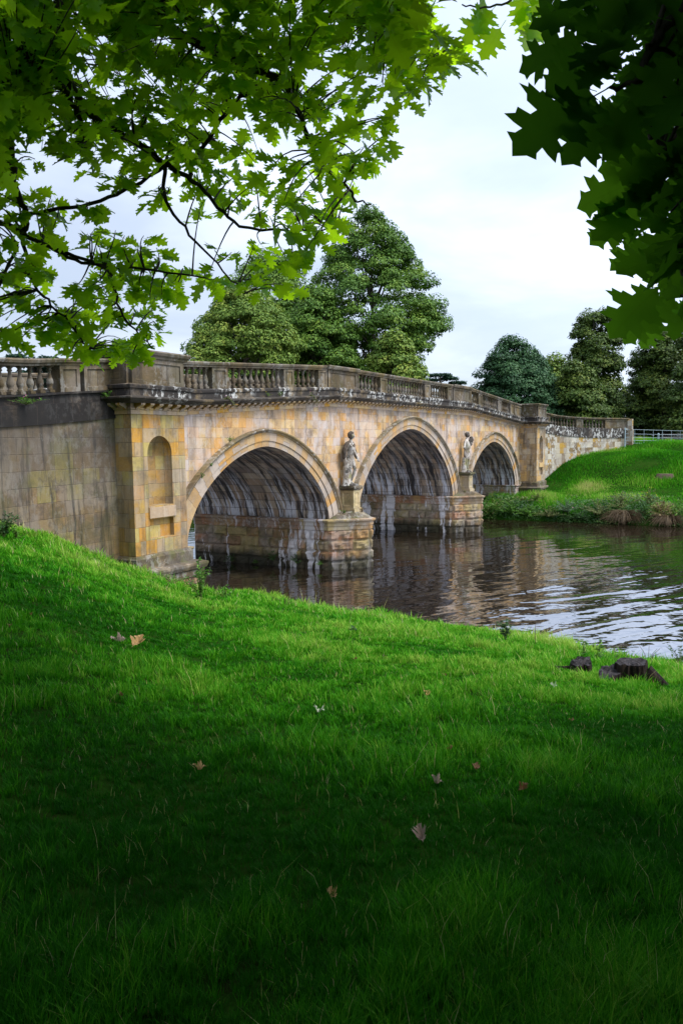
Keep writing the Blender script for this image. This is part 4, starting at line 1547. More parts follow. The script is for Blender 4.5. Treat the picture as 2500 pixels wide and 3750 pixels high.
# unseen leaf blobs added around the camera, shaped to shade lawn and upper leaves
CR_V = np.array([(0, 0, 0), (.45, -.38, .05), (1.0, 0, -.12), (.45, .38, .05)]); CR_F = [(0, 1, 2, 3)]


def shade_leaf_cloud(root, blobs, n_, size, mat, name='crown', keepout=None):
    O = []; Nn = []
    for (cx, cy, cz, rx, ry, rz, wgt) in blobs:
        k = int(n_ * wgt)
        v = rng.normal(size=(k, 3)); v /= np.linalg.norm(v, axis=1)[:, None]
        rad = rng.uniform(.35, 1.0, k) ** .5
        O.append(np.array([cx, cy, cz]) + v * rad[:, None] * np.array([rx, ry, rz]))
        Nn.append(v * .4 + np.array([0, 0, .9]) + rng.normal(size=(k, 3)) * .5)
    O = np.concatenate(O); Nn = np.concatenate(Nn)
    if keepout is not None:
        ok = ~keepout(O); O = O[ok]; Nn = Nn[ok]
    k = len(O)
    return scatter(name, CR_V, CR_F, CR_V[:, :2], O, frames(Nn, rng.normal(size=(k, 3))), size * rng.uniform(.7, 1.3, k), rng.random(k), mat, root)


def in_view(O, mx=.50, my=.72):
    d = O - CAM
    z = d @ VF
    return (z > 0) & (np.abs(d @ VR / np.maximum(z, 1e-6)) < mx) & (np.abs(d @ VU / np.maximum(z, 1e-6)) < my)


shade_leaf_cloud(oak_l, [(-36.2, -17.4, 8.6, 2.6, 1.6, .9, .12), (*dp(700, -640, 5.6), 1.8, 1.4, .7, .10), (-33.6, -14.9, 10.7, 2.8, 1.3, .6, .12), (-32.0, -13.4, 10.3, 2.8, 1.2, .7, .14), (-34, -22.8, 6.4, 10, 2.0, 3.2, .36), (-43.5, -15, 6.6, 2.0, 7, 3.0, .22), (-33.5, -20.3, 7.5, 8, 2.7, 1.6, .34), (-39, -19.5, 7.8, 5, 3.0, 1.8, .16), (-38, -22.5, 10.5, 7, 4, 2.6, .20), (-41, -12, 11.5, 4, 5, 3.2, .10), (*dp(120, -640, 6.2), 2.2, 2.0, 1.0, .10), (*dp(-420, 60, 5.5), 1.6, 1.6, 1.5, .06)], 60000, .30, M_OAKSHADE, 'added_shade_leaves', in_view)
fix_parent(oak_l)

OUT_R = [(1330, -150), (1330, 110), (1345, 150), (1285, 190), (1270, 250), (1240, 275), (1230, 300), (1310, 310), (1420, 330), (1440, 380), (1410, 420), (1400, 470), (1420, 480), (1400, 530), (1440, 590),
         (1420, 650), (1430, 720), (1480, 735), (1740, 790), (1740, -150)]
oak_r = empty('oak_sapling', (-33.0, -19.4, 3.6))
tag(oak_r, 'dark leaning oak with large lobed leaves close to the viewer on the right edge', 'tree')


def hand_leaves(root, specs, mat=None):
    O = []; Tt = []; Nn = []; S_ = []; Vv = []
    for (bx, by, tx, ty, d) in specs:
        b = dp(bx, by, d + .06); t_ = dp(tx, ty, d - .03); b = t_ + (b - t_) * .78
        v = t_ - b
        O.append(b); S_.append(np.linalg.norm(v)); Tt.append(v / np.linalg.norm(v))
        Nn.append(-VF * .9 + VU * .45 + rng.normal(size=3) * .35); Vv.append(rng.random())
    O, Tt, Nn, S_, Vv = map(np.array, (O, Tt, Nn, S_, Vv))
    return scatter('leaf_cluster', LV, LF, LUV, O, frames(Nn, Tt), S_, Vv, mat or M_OAKSHADE, root)


RL = [  # leaves read one by one: base (twig end) -> tip, distance
    (1400, 200, 1190, 320, 1.9), (1390, 190, 1215, 262, 2.0), (1440, 230, 1310, 335, 1.9), (1490, 220, 1425, 335, 1.85), (1380, 100, 1215, 70, 2.1), (1400, 60, 1235, 15, 2.1), (1390, 110, 1275, 140, 2.0),
    (1430, 150, 1345, 150, 1.9), (1470, 120, 1330, 40, 1.9), (1500, 390, 1366, 465, 2.2), (1490, 400, 1395, 375, 2.25), (1480, 430, 1415, 540, 2.2), (1500, 500, 1362, 545, 2.2), (1510, 540, 1430, 600, 2.3),
    (1540, 590, 1402, 655, 2.2), (1540, 640, 1410, 735, 2.2), (1520, 680, 1455, 755, 2.3), (1550, 560, 1420, 560, 2.4), (1570, 670, 1480, 720, 2.4), (1560, 700, 1545, 785, 2.6), (1510, 720, 1500, 775, 2.7),
    (1520, 300, 1440, 395, 2.0), (1560, 340, 1500, 430, 2.0), (1580, 420, 1480, 470, 2.1), (1600, 470, 1510, 560, 2.1), (1530, 60, 1440, -30, 1.8), (1570, 110, 1500, 190, 1.8), (1600, 200, 1500, 270, 1.8), (1600, 300, 1540, 250, 1.9),
    (1600, 560, 1520, 640, 2.2), (1600, 620, 1530, 700, 2.3), (1480, 30, 1360, 100, 1.9), (1450, 250, 1330, 230, 2.05), (1470, 300, 1380, 290, 2.0)]
RL2 = []
for (cx, cy, s_) in ((1085, 20, 1), (1110, 50, 1), (1130, 90, 1), (1175, 40, 1), (1190, 90, 1), (1150, 10, 1), (1090, 60, 1), (1220, 20, 1), (1195, 0, 1), (1230, 60, 1)):
    th = rng.uniform(0, 6.28)
    RL2.append((cx + 30, cy - 40, cx - 18 * math.cos(th), cy + 22 + 8 * math.sin(th), 4.6))
M_OAKHALFSHADE = foliage_material('oak_leaf_halfshade', [(0, (.02, .07, .005)), (.5, (.03, .10, .006)), (1, (.05, .15, .008))], .6, veins=True, rough=.7, spec=.06, tcol=(.26, .62, .02))  # half-shaded copy: lower right leaves coloured brighter, as light comes through them
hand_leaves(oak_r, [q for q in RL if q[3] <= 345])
hand_leaves(oak_r, [q for q in RL if 345 < q[3] < 762], M_OAKHALFSHADE)
hand_leaves(oak_r, [q for q in RL if q[3] >= 762], M_OAKHALFSHADE)
hand_leaves(oak_r, RL2, M_OAKLEAF).name = 'hanging_spray'
RB = [([(1700, -100, 1.9), (1540, 40, 1.9), (1490, 120, 1.9), (1470, 200, 1.9), (1400, 200, 1.95)], .018, .004), ([(1560, -120, 1.9), (1500, 100, 1.9), (1480, 130, 1.9)], .008, .005),
      ([(1720, 330, 2.0), (1600, 380, 2.1), (1500, 400, 2.2)], .012, .004), ([(1720, 480, 2.1), (1620, 520, 2.2), (1545, 590, 2.2), (1560, 680, 2.4)], .012, .004),
      ([(1340, -120, 4.4), (1260, -20, 4.5), (1180, 0, 4.6), (1110, 20, 4.6), (1060, 10, 4.6)], .010, .004)]
tgr = []
while len(tgr) < 105:
    px, py = rng.uniform(1250, 1740), rng.uniform(-150, 780)
    if not inpoly(px, py, [(1450, -150), (1440, 90), (1450, 200), (1500, 300), (1535, 420), (1535, 560), (1570, 600), (1570, 720), (1740, 760), (1740, -150)]): continue
    if inpoly(px, py, [(1420, 0), (1470, 0), (1470, 110), (1420, 110)]): continue
    tgr.append(dp(px, py, rng.uniform(1.9, 3.2)))
while len(tgr) < 125:
    px, py = rng.uniform(1330, 1600), rng.uniform(-150, 60)
    if px > 1430 and py > 20 and px < 1480: continue
    tgr.append(dp(px, py, rng.uniform(1.9, 3.2)))
spray_tree(oak_r, RB, tgr, .135, 4, 'foliage', mat=M_OAKSHADE)
a0 = dp(1700, -100, 1.9); a1 = dp(1720, 330, 2.0); a2 = dp(1720, 480, 2.1); a3 = dp(1340, -120, 4.4)
trunk(oak_r, -33.0, -19.4, 3.6, 8, .17, [(*a0, .035, .3), (*a1, .03, .2), (*a2, .025, .15), (*a3, .04, .5), (-31, -17.5, 9.5, .06, .6), (-30, -21, 9, .06, .6)])
shade_leaf_cloud(oak_r, [(-31, -23.8, 8.6, 5, 3.2, 2.2, .6), (*dp(1650, -560, 3.0), 1.1, 1.1, .5, .10)], 16000, .28, M_OAKSHADE, 'added_shade_leaves', in_view)  # unseen leaf blobs added above and behind the view to cast shade
fix_parent(oak_r)

# ------------------------------------------------------------------ trees beyond
def tree_mat(name, a, b, c):
    return foliage_material(name, [(0, a), (.5, b), (1, c)], .22, rough=.6, spec=.25)


MT_MID = tree_mat('lime_foliage', (.040, .100, .012), (.085, .175, .018), (.17, .26, .03))
MT_DARK = tree_mat('dark_foliage', (0.020, 0.061, 0.023), (0.035, 0.096, 0.032), (0.065, 0.138, 0.043))
MT_YEL = tree_mat('yellowing_foliage', (0.072, 0.138, 0.017), (0.131, 0.210, 0.026), (0.246, 0.290, 0.043))
MT_SHADE = tree_mat('wood_foliage', (.030, .060, .010), (.062, .110, .014), (.14, .17, .022))
MT_CEDAR = tree_mat('cedar_foliage', (0.017, 0.051, 0.032), (0.029, 0.072, 0.043), (0.051, 0.102, 0.058))


def bg_tree(kind, label, depth, prof, mat, nclump, nleaf, lsize, cr=1.5, deep=.85, group=None, base=None, trunk_r=.45, holes=.0):
    """prof: rows (py, x left, x right) of the outline at that distance; the crown is as deep as it is wide"""
    prof = sorted(prof)
    ys = [p[0] for p in prof]
    cxp = sum((p[1] + p[2]) / 2 for p in prof) / len(prof)
    c0 = dp(cxp, ys[-1], depth)
    gz = float(far_z(c0[0], c0[1])) if base is None else base
    root = empty(kind, (c0[0], c0[1], gz))
    tag(root, label, 'tree', group)
    k_ = 1568 / 2500 * FPX
    H = VF.copy(); H[2] = 0; H /= np.linalg.norm(H)
    C = []; Rr = []
    while len(C) < nclump:
        py = rng.uniform(ys[0], ys[-1])
        xl = np.interp(py, ys, [p[1] for p in prof]); xr = np.interp(py, ys, [p[2] for p in prof])
        wmax = max(p[2] - p[1] for p in prof)
        if rng.random() > (xr - xl) / wmax: continue
        rpx = cr * k_ / depth
        th = rng.uniform(0, 2 * math.pi); q = rng.uniform(.12, 1) ** .38
        hw = max((xr - xl) / 2 - rpx * .55, (xr - xl) * .12)
        off = math.cos(th) * q * hw
        dz_ = math.sin(th) * q * hw / k_ * depth * deep
        p = dp((xl + xr) / 2 + off, py + rpx * .3, depth) + H * dz_
        C.append(p); Rr.append(cr * rng.uniform(.65, 1.25))
    C = np.array(C); Rr = np.array(Rr)
    cen = C.mean(0)
    per = nleaf // nclump
    O = []; Nn = []; Vv = []; Tt = []
    for c, r in zip(C, Rr):
        k = int(per * (r / cr) ** 2)
        v = rng.normal(size=(k, 3)); v[:, 2] = np.abs(v[:, 2]) * .9 - .35
        v /= np.linalg.norm(v, axis=1)[:, None]
        outw = (c - cen); outw[2] *= .3; outw /= np.linalg.norm(outw) + 1e-6
        rad = rng.uniform(.55, 1.08, k) ** .7
        sc = np.array([1.05, 1.05, .62]) * r
        pz = c + v * rad[:, None] * sc
        # droop of the clump's rim
        hr = np.hypot(v[:, 0], v[:, 1]); pz[:, 2] -= hr ** 2 * r * .35
        O.append(pz); Nn.append(v * .8 + np.array([0, 0, .7]) + outw * .3 + rng.normal(size=(k, 3)) * .45)
        Vv.append(np.clip(rng.normal(.45, .16) + rng.normal(size=k) * .18, 0, 1)); Tt.append(rng.normal(size=(k, 3)) + np.array([0, 0, -.5]))
    O = np.concatenate(O); Nn = np.concatenate(Nn); Vv = np.concatenate(Vv); Tt = np.concatenate(Tt)
    scatter('crown', CR_V, CR_F, CR_V[:, :2], O, frames(Nn, Tt), lsize * rng.uniform(.6, 1.3, len(O)), Vv, mat, root)
    # trunk and limbs
    mb = MB()
    top = C[:, 2].max() - 2
    bx, by = c0[0], c0[1]
    pts = [(bx + (cen[0] - bx) * t + .5 * math.sin(t * 4), by + (cen[1] - by) * t, gz - .3 + (top - gz) * t) for t in np.linspace(0, .9, 12)]
    mb.tube(pts, [trunk_r * (1.3 if i == 0 else 1 - .075 * i) for i in range(12)], 8)
    for i in rng.choice(len(C), min(26, len(C)), replace=False):
        t = np.clip((C[i][2] - gz) / (top - gz) * .75, .12, .85)
        p = np.array([np.interp(t * 11, range(12), [q[k] for q in pts]) for k in range(3)])
        e_ = C[i]
        m_ = (p + e_) / 2 + np.array([0, 0, -.05 * np.linalg.norm(e_ - p)])
        ts = np.linspace(0, 1, 6)[:, None]
        mb.tube((1 - ts) ** 2 * p + 2 * ts * (1 - ts) * m_ + ts ** 2 * e_, np.linspace(trunk_r * .3, .04, 6), 5)
    mb.build('trunk', M_BARK, root)
    fix_parent(root)
    return root


bg_tree('lime_tree', 'tallest full-crowned green tree rising behind the middle of the bridge', 100, [(474, 822, 878), (492, 800, 902), (512, 780, 918), (540, 758, 938), (575, 745, 950), (610, 722, 980), (640, 705, 1018), (690, 695, 1035), (740, 690, 1028), (790, 690, 1008), (840, 700, 990), (890, 720, 960)], MT_MID, 380, 120000, .31, 1.4)
bg_tree('lime_tree', 'broad green tree half hidden by oak leaves, left of the tallest tree', 110, [(562, 598, 640), (590, 560, 690), (640, 505, 720), (690, 455, 740), (740, 428, 750), (800, 408, 750), (870, 400, 750)], MT_MID, 240, 60000, .34, 1.5)
bg_tree('sycamore', 'yellowish-green rounded tree close behind the balustrade over the left arch', 88, [(655, 510, 580), (690, 480, 640), (740, 445, 690), (800, 420, 700), (870, 410, 700)], MT_YEL, 190, 52000, .29, 1.15)
bg_tree('sycamore', 'dull green tree between the yellowish tree and the tallest tree', 94, [(655, 700, 760), (700, 668, 800), (760, 650, 825), (870, 650, 825)], MT_MID, 120, 36000, .31, 1.25)
bg_tree('sycamore', 'small bright green tree at the right foot of the tallest tree', 84, [(757, 885, 930), (790, 855, 955), (830, 845, 975), (890, 845, 985)], MT_YEL, 80, 20000, .34, 1.1)
bg_tree('oak_tree', 'dark blue-green dome-shaped tree behind the far end of the bridge', 108, [(772, 1155, 1195), (795, 1128, 1222), (830, 1100, 1258), (865, 1082, 1285), (905, 1085, 1298), (960, 1100, 1310)], MT_DARK, 230, 66000, .31, 1.25)
bg_tree('sycamore', 'pale yellow-green treetop showing between dark dome tree and tall narrow tree', 135, [(810, 1262, 1288), (835, 1242, 1312), (880, 1238, 1320), (940, 1240, 1320)], MT_YEL, 60, 12000, .45, 1.5)
bg_tree('lime_tree', 'tall narrow tree with tiered crown standing right of the dome tree', 116, [(702, 1352, 1400), (722, 1325, 1420), (760, 1306, 1430), (790, 1318, 1430), (830, 1300, 1428), (880, 1292, 1425), (930, 1295, 1430), (985, 1300, 1440)], MT_SHADE, 210, 56000, .34, 1.35)
bg_tree('lime_tree', 'lower bushy tree in front of the tall narrow tree', 104, [(826, 1300, 1330), (850, 1285, 1370), (900, 1275, 1385), (985, 1285, 1400)], MT_SHADE, 90, 24000, .36, 1.2)
bg_tree('lime_tree', 'big dark shaded tree above the metal field gate', 118, [(748, 1480, 1535), (780, 1462, 1570), (830, 1445, 1600), (900, 1432, 1620), (985, 1430, 1640)], MT_SHADE, 200, 54000, .36, 1.45)
bg_tree('lime_tree', 'dark tree cut by the right edge of the picture', 108, [(700, 1570, 1660), (760, 1548, 1700), (860, 1532, 1720), (985, 1520, 1720)], MT_SHADE, 130, 26000, .42, 1.5)
bg_tree('oak_tree', 'darkest low tree filling the wood edge behind the gate', 126, [(880, 1390, 1560), (930, 1340, 1600), (992, 1320, 1640)], MT_DARK, 130, 26000, .5, 1.5)


def cedar(label, px, py0, depth, plates):
    c0 = dp(px, 1010, depth)
    gz = float(far_z(c0[0], c0[1])) if c0[0] > 12 else 4.2
    root = empty('cedar', (c0[0], c0[1], gz)); tag(root, label, 'tree')
    O = []; mb = MB()
    ztop = dp(px, py0, depth)[2]
    mb.tube([(c0[0], c0[1], gz), (c0[0], c0[1], (gz + ztop) / 2), (c0[0], c0[1], ztop - .3)], [.5, .35, .1], 8)
    for (ax, ay, w_) in plates:
        p = dp(ax, ay, depth + rng.uniform(-2, 2)); r = w_ * depth / (1568 / 2500 * FPX)
        k = int(900 * r)
        th = rng.uniform(0, 6.28, k); q = rng.random(k) ** .5
        O.append(np.c_[p[0] + np.cos(th) * q * r, p[1] + np.sin(th) * q * r, p[2] + rng.normal(size=k) * .10 - .12 * q ** 2 * r])
        mb.tube([(c0[0], c0[1], p[2] - .8), tuple(p - np.array([0, 0, .15]))], [.13, .04], 5)
    O = np.concatenate(O); k = len(O)
    scatter('crown', CR_V, CR_F, CR_V[:, :2], O, frames(np.array([0, 0, 1.0]) + rng.normal(size=(k, 3)) * .35, rng.normal(size=(k, 3))), .30 * rng.uniform(.6, 1.2, k), rng.random(k), MT_CEDAR, root)
    mb.build('trunk', M_BARK, root)
    fix_parent(root)


cedar('flat-topped cedar peeping over the parapet right of the tallest tree', 1010, 856, 125, [(1010, 860, 28), (1030, 868, 22), (990, 872, 18), (1050, 878, 20), (1020, 885, 34)])
cedar('dark layered cedar seen through the balusters at the left edge', 88, 812, 62, [(40, 820, 22), (75, 832, 30), (110, 845, 34), (70, 858, 44), (120, 868, 34), (90, 882, 40), (110, 825, 26), (170, 835, 30)])

# ------------------------------------------------------------------ PART 3: statues, plants, gate, stump, fallen leaves
def statue_stone():
    mt, n = material('statue_stone')
    pos = n.pos()
    base = n.mix(n.step(n.noise(pos, 3.0, 6, .7), .42, .58), (.42, .38, .33), (.20, .165, .13))
    base = n.mix(n.math('MULTIPLY', n.step(n.noise(n.vadd(pos, (4, 4, 4)), 2.2, 7, .7), .50, .58), .85), base, (.045, .04, .035))
    base = n.mix(n.math('MULTIPLY', n.step(n.noise(n.vadd(pos, (9, 1, 4)), 3.4, 6, .7), .52, .58), .7), base, (.40, .385, .36))
    base = n.mix(n.math('MULTIPLY', n.step(n.noise(n.vadd(pos, (2, 8, 1)), 1.8, 5, .7), .54, .62), .6), base, (.20, .19, .06))
    n.out(n.principled(base, .9, n.bump(n.noise(pos, 22, 6, .7), .5, .015), .2))
    return mt


M_STAT = statue_stone()
M_STATD = stone_material('statue_dark', PAL_PARA, 40, 9, stain=.9, lichen=.3, black=.9, bumps=.5)


def skin_mesh(name, verts, edges, radii, mat, parent, sub=2, rough=0.0, seed=0.0):
    me = bpy.data.meshes.new(name)
    me.from_pydata(verts, edges, [])
    ob = bpy.data.objects.new(name, me)
    COL.objects.link(ob)
    sk = ob.modifiers.new('skin', 'SKIN')
    sk.use_smooth_shade = True
    for i, r in enumerate(radii):
        rx, ry = r if isinstance(r, tuple) else (r, r)
        me.skin_vertices[0].data[i].radius = (rx, ry)
    me.skin_vertices[0].data[0].use_root = True
    sb = ob.modifiers.new('sub', 'SUBSURF'); sb.levels = sub; sb.render_levels = sub
    dg = bpy.context.evaluated_depsgraph_get()
    dg.update()
    ev = ob.evaluated_get(dg)
    m2 = bpy.data.meshes.new_from_object(ev)
    bpy.data.objects.remove(ob)
    if rough:
        for v in m2.vertices:
            nn = v.normal
            k = mnoise.noise(v.co * 14 + Vector((seed, 0, 0))) + .6 * mnoise.noise(Vector((v.co.x * 30, v.co.y * 30, v.co.z * 6 + seed)))
            v.co += nn * k * rough
    for p in m2.polygons: p.use_smooth = True
    m2.materials.clear(); m2.materials.append(mat)
    o = bpy.data.objects.new(name, m2)
    COL.objects.link(o)
    o.parent = parent
    return o


def chain(V, E_, R_, pts, start=None):
    prev = start
    for p, r in pts:
        V.append(p); R_.append(r)
        i = len(V) - 1
        if prev is not None: E_.append((prev, i))
        prev = i
    return prev


def head(mb_parent, c, r, yaw, mat, hair, seed):
    """a face with brow, nose, chin, ears under curly hair, displaced from a sphere"""
    bm = bmesh.new()
    bmesh.ops.create_icosphere(bm, subdivisions=4, radius=1)
    for v in bm.verts:
        x, y, z = v.co
        k = Vector((x * .78, y * .95, z * 1.12))
        f = max(0, -y)
        k.y -= .20 * math.exp(-((x / .16) ** 2 + ((z + .12) / .26) ** 2)) * f      # nose
        k.y += .10 * (math.exp(-(((x - .32) / .16) ** 2 + ((z - .12) / .12) ** 2)) + math.exp(-(((x + .32) / .16) ** 2 + ((z - .12) / .12) ** 2))) * f
        k.y += .06 * math.exp(-((x / .3) ** 2 + ((z + .48) / .05) ** 2)) * f
        k.y -= .10 * math.exp(-((x / .25) ** 2 + ((z + .80) / .16) ** 2)) * f      # chin
        if z < -.3: k.x *= 1 - .25 * (-.3 - z)
        v.co = k * r
    me = bpy.data.meshes.new('head'); bm.to_mesh(me); bm.free()
    for p in me.polygons: p.use_smooth = True
    me.materials.append(mat)
    o = bpy.data.objects.new('head', me); COL.objects.link(o)
    o.location = c; o.rotation_euler = (0, 0, yaw); o.parent = mb_parent
    bm = bmesh.new()
    bmesh.ops.create_icosphere(bm, subdivisions=4, radius=1)
    for v in bm.verts:
        x, y, z = v.co
        g = 1.12 + .16 * mnoise.noise(Vector((x * 4 + seed, y * 4, z * 4))) + .10 * mnoise.noise(Vector((x * 9, y * 9 + seed, z * 9)))
        if y < -.15 and z < .42: g = .80
        v.co = Vector((x * .84 * g, y * .95 * g + .06, z * 1.02 * g + .12)) * r
    me = bpy.data.meshes.new('hair'); bm.to_mesh(me); bm.free()
    for p in me.polygons: p.use_smooth = True
    me.materials.append(hair)
    h = bpy.data.objects.new('hair', me); COL.objects.link(h); h.location = c; h.rotation_euler = (0, 0, yaw); h.parent = mb_parent


def hand(V, E_, R_, wrist_i, w, d, side):
    """palm and five fingers as extra skin chains"""
    w = np.array(w, float); d = np.array(d, float); d /= np.linalg.norm(d)
    s = np.cross(d, [0, 0, 1]); s = s / (np.linalg.norm(s) + 1e-6)
    if np.linalg.norm(np.cross(d, [0, 0, 1])) < .2: s = np.array([1.0, 0, 0])
    V.append(tuple(w + d * .06)); R_.append((.040, .022)); p = len(V) - 1; E_.append((wrist_i, p))
    for k, (o, l) in enumerate(((-.033, .07), (-.011, .08), (.011, .075), (.033, .06))):
        a = w + d * .10 + s * o; b = w + d * (.10 + l) + s * o * 1.15 + np.array([0, -.0, -.015])
        V.append(tuple(a)); R_.append(.012); E_.append((p, len(V) - 1)); V.append(tuple(b)); R_.append(.009); E_.append((len(V) - 2, len(V) - 1))
    a = w + d * .04 + s * .045 * side; b = w + d * .09 + s * .07 * side
    V.append(tuple(a)); R_.append(.014); E_.append((p, len(V) - 1)); V.append(tuple(b)); R_.append(.010); E_.append((len(V) - 2, len(V) - 1))


def lump(name, rings, mat, parent, amp, seed, seg=28, f=5):
    """rings: (cx, cy, z, rx, ry)"""
    mb = MB(); P = []
    for (cx, cy, z, rx, ry) in rings:
        row = []
        for k in range(seg + 1):
            t = 2 * math.pi * (k % seg) / seg
            g = 1 + amp * mnoise.noise(Vector((math.cos(t) * f * .3 + seed, math.sin(t) * f * .3, z * 1.6))) + amp * .5 * mnoise.noise(Vector((math.cos(t) * f + seed, math.sin(t) * f, z * 4)))
            row.append((cx + rx * g * math.cos(t), cy + ry * g * math.sin(t), z))
        P.append(row)
    mb.grid(P, smooth=True, flip=True)
    mb.face(P[-1][:-1]); 
    return mb.build(name, mat, parent)


# first statue: nude youth with a cloak over his shoulders, leaning on a stump
xm, yc = PIER_X[0]
K = 2.27 / 1.80
st1 = empty('statue', (xm, yc - .02, 3.46)); st1.scale = (K, K, K)
tag(st1, 'weathered statue of a nude youth with cloak and tree stump, on the nearer pier pedestal', 'statue')
V = [(0, 0, .96)]; E_ = []; R_ = [(.135, .105)]
top = chain(V, E_, R_, [((-.01, .0, 1.08), (.12, .092)), ((-.005, -.01, 1.25), (.155, .11)), ((0, 0, 1.40), (.15, .10)), ((.005, -.005, 1.50), .058), ((.015, -.02, 1.58), .055)], 0)
ch_i = 3
wl = chain(V, E_, R_, [((-.17, .0, 1.42), .062), ((-.26, .06, 1.17), .048), ((-.20, .10, .96), .036)], ch_i)
hand(V, E_, R_, wl, (-.20, .10, .96), (.2, 0, -1), 1)
wr = chain(V, E_, R_, [((.17, .0, 1.42), .062), ((.25, -.01, 1.16), .048), ((.22, -.14, .97), .036)], ch_i)
hand(V, E_, R_, wr, (.22, -.14, .97), (-.1, -.35, -.9), -1)
al = chain(V, E_, R_, [((-.085, 0, .88), .098), ((-.075, -.03, .52), .062), ((-.07, -.01, .34), .055), ((-.07, .01, .10), .036), ((-.085, -.10, .035), (.042, .028)), ((-.09, -.17, .03), (.038, .02))], 0)
ar = chain(V, E_, R_, [((.085, 0, .88), .098), ((.13, -.10, .53), .062), ((.135, -.03, .36), .054), ((.13, .06, .13), .036), ((.14, -.01, .06), (.04, .028)), ((.15, -.07, .03), (.036, .02))], 0)
skin_mesh('body', V, E_, R_, M_STAT, st1, 2, .004, 3)
head(st1, (.02, -.03, 1.69), .115, .75, M_STAT, M_STATD, 1.0)
V = [(0, .03, 1.44)]; E_ = []; R_ = [(.10, .06)]
chain(V, E_, R_, [((-.15, .02, 1.45), (.09, .07)), ((-.25, .05, 1.34), (.085, .09)), ((-.31, .07, 1.18), (.09, .10)), ((-.30, .09, 1.02), (.075, .08)), ((-.25, .1, .90), (.05, .06))], 0)
chain(V, E_, R_, [((.14, .02, 1.45), (.08, .07)), ((.23, .02, 1.33), (.07, .07)), ((.28, 0, 1.15), (.07, .08)), ((.30, -.05, 1.0), (.07, .08)), ((.29, -.10, .90), (.055, .06))], 0)
chain(V, E_, R_, [((-.10, -.08, 1.40), (.05, .035)), ((0, -.12, 1.33), (.055, .03)), ((.10, -.09, 1.40), (.05, .035))], 0)
skin_mesh('cloak', V, E_, R_, M_STATD, st1, 3, .016, 8)
lump('stump_support', [(-.20, .05, 0, .20, .15), (-.19, .05, .15, .16, .13), (-.17, .06, .4, .125, .11), (-.17, .06, .65, .12, .11), (-.16, .06, .88, .10, .10)], M_STAT, st1, .35, 2)
lump('statue_base', [(0, -.02, 0, .30, .24), (0, -.02, .05, .29, .23), (0, -.02, .07, .22, .18)], M_STATD, st1, .1, 5)

# second statue: draped figure, one arm drawn up, hugging a round mask to its shoulder
xm, yc = PIER_X[1]
K = 2.30 / 1.80
st2 = empty('statue', (xm, yc - .02, 3.46)); st2.scale = (K, K, K)
tag(st2, 'whitened draped statue holding a big round mask at its shoulder, on the farther pier pedestal', 'statue')
V = [(0, 0, .96)]; E_ = []; R_ = [(.14, .115)]
chain(V, E_, R_, [((.01, -.01, 1.08), (.125, .10)), ((.02, -.01, 1.24), (.16, .125)), ((.0, 0, 1.40), (.14, .105)), ((.01, 0, 1.50), .055), ((.03, -.01, 1.60), .055)], 0)
w1 = chain(V, E_, R_, [((-.15, .0, 1.42), .06), ((-.27, -.02, 1.28), .05), ((-.38, -.05, 1.17), .038)], 3)
hand(V, E_, R_, w1, (-.38, -.05, 1.17), (-1, -.2, -.3), 1)
w2 = chain(V, E_, R_, [((.15, .0, 1.41), .06), ((.24, -.10, 1.22), .05), ((.12, -.22, 1.26), .038)], 3)
hand(V, E_, R_, w2, (.12, -.22, 1.26), (-.6, 0, .8), 1)
chain(V, E_, R_, [((-.07, 0, .86), .10), ((-.09, -.03, .52), .068), ((-.10, .0, .12), .05), ((-.11, -.12, .04), (.042, .025))], 0)
chain(V, E_, R_, [((.09, 0, .86), .10), ((.12, -.06, .52), .07), ((.12, .0, .12), .045), ((.14, -.12, .04), (.042, .025))], 0)
skin_mesh('body', V, E_, R_, M_STAT, st2, 2, .006, 13)
lump('tunic', [(.03, -.01, .60, .17, .13), (.02, -.01, .75, .19, .15), (.02, 0, .95, .165, .135), (.02, 0, 1.02, .14, .12), (.02, -.01, 1.10, .185, .15), (.02, -.01, 1.25, .19, .15), (.01, 0, 1.40, .16, .12)], M_STAT, st2, .28, 7, f=9)
head(st2, (.05, -.03, 1.70), .11, .5, M_STATD, M_STATD, 4.0)
bm = bmesh.new()
bmesh.ops.create_icosphere(bm, subdivisions=4, radius=.15)
for v in bm.verts:
    x, y, z = v.co / .15
    g = 1 + .14 * mnoise.noise(Vector((x * 5, y * 5, z * 5)))
    f = max(0, -y)
    dd = -.35 * (math.exp(-(((x - .35) / .16) ** 2 + ((z - .2) / .13) ** 2)) + math.exp(-(((x + .35) / .16) ** 2 + ((z - .2) / .13) ** 2)) + 1.2 * math.exp(-((x / .28) ** 2 + ((z + .45) / .16) ** 2))) + .2 * math.exp(-((x / .12) ** 2 + ((z + .05) / .25) ** 2))
    v.co = Vector((x * g, y * .7 * g - dd * f, z * 1.1 * g)) * .15
me = bpy.data.meshes.new('mask'); bm.to_mesh(me); bm.free()
for p in me.polygons: p.use_smooth = True
me.materials.append(M_STATD)
o = bpy.data.objects.new('mask', me); COL.objects.link(o); o.location = (.19, -.16, 1.47); o.rotation_euler = (0, .25, .35); o.parent = st2
lump('stump_support', [(-.17, .05, 0, .15, .13), (-.17, .05, .15, .13, .11), (-.17, .06, .4, .085, .09), (-.15, .06, .68, .08, .08)], M_STAT, st2, .35, 12)
lump('statue_base', [(0, -.02, 0, .28, .22), (0, -.02, .05, .27, .21), (0, -.02, .07, .2, .16)], M_STATD, st2, .1, 15)

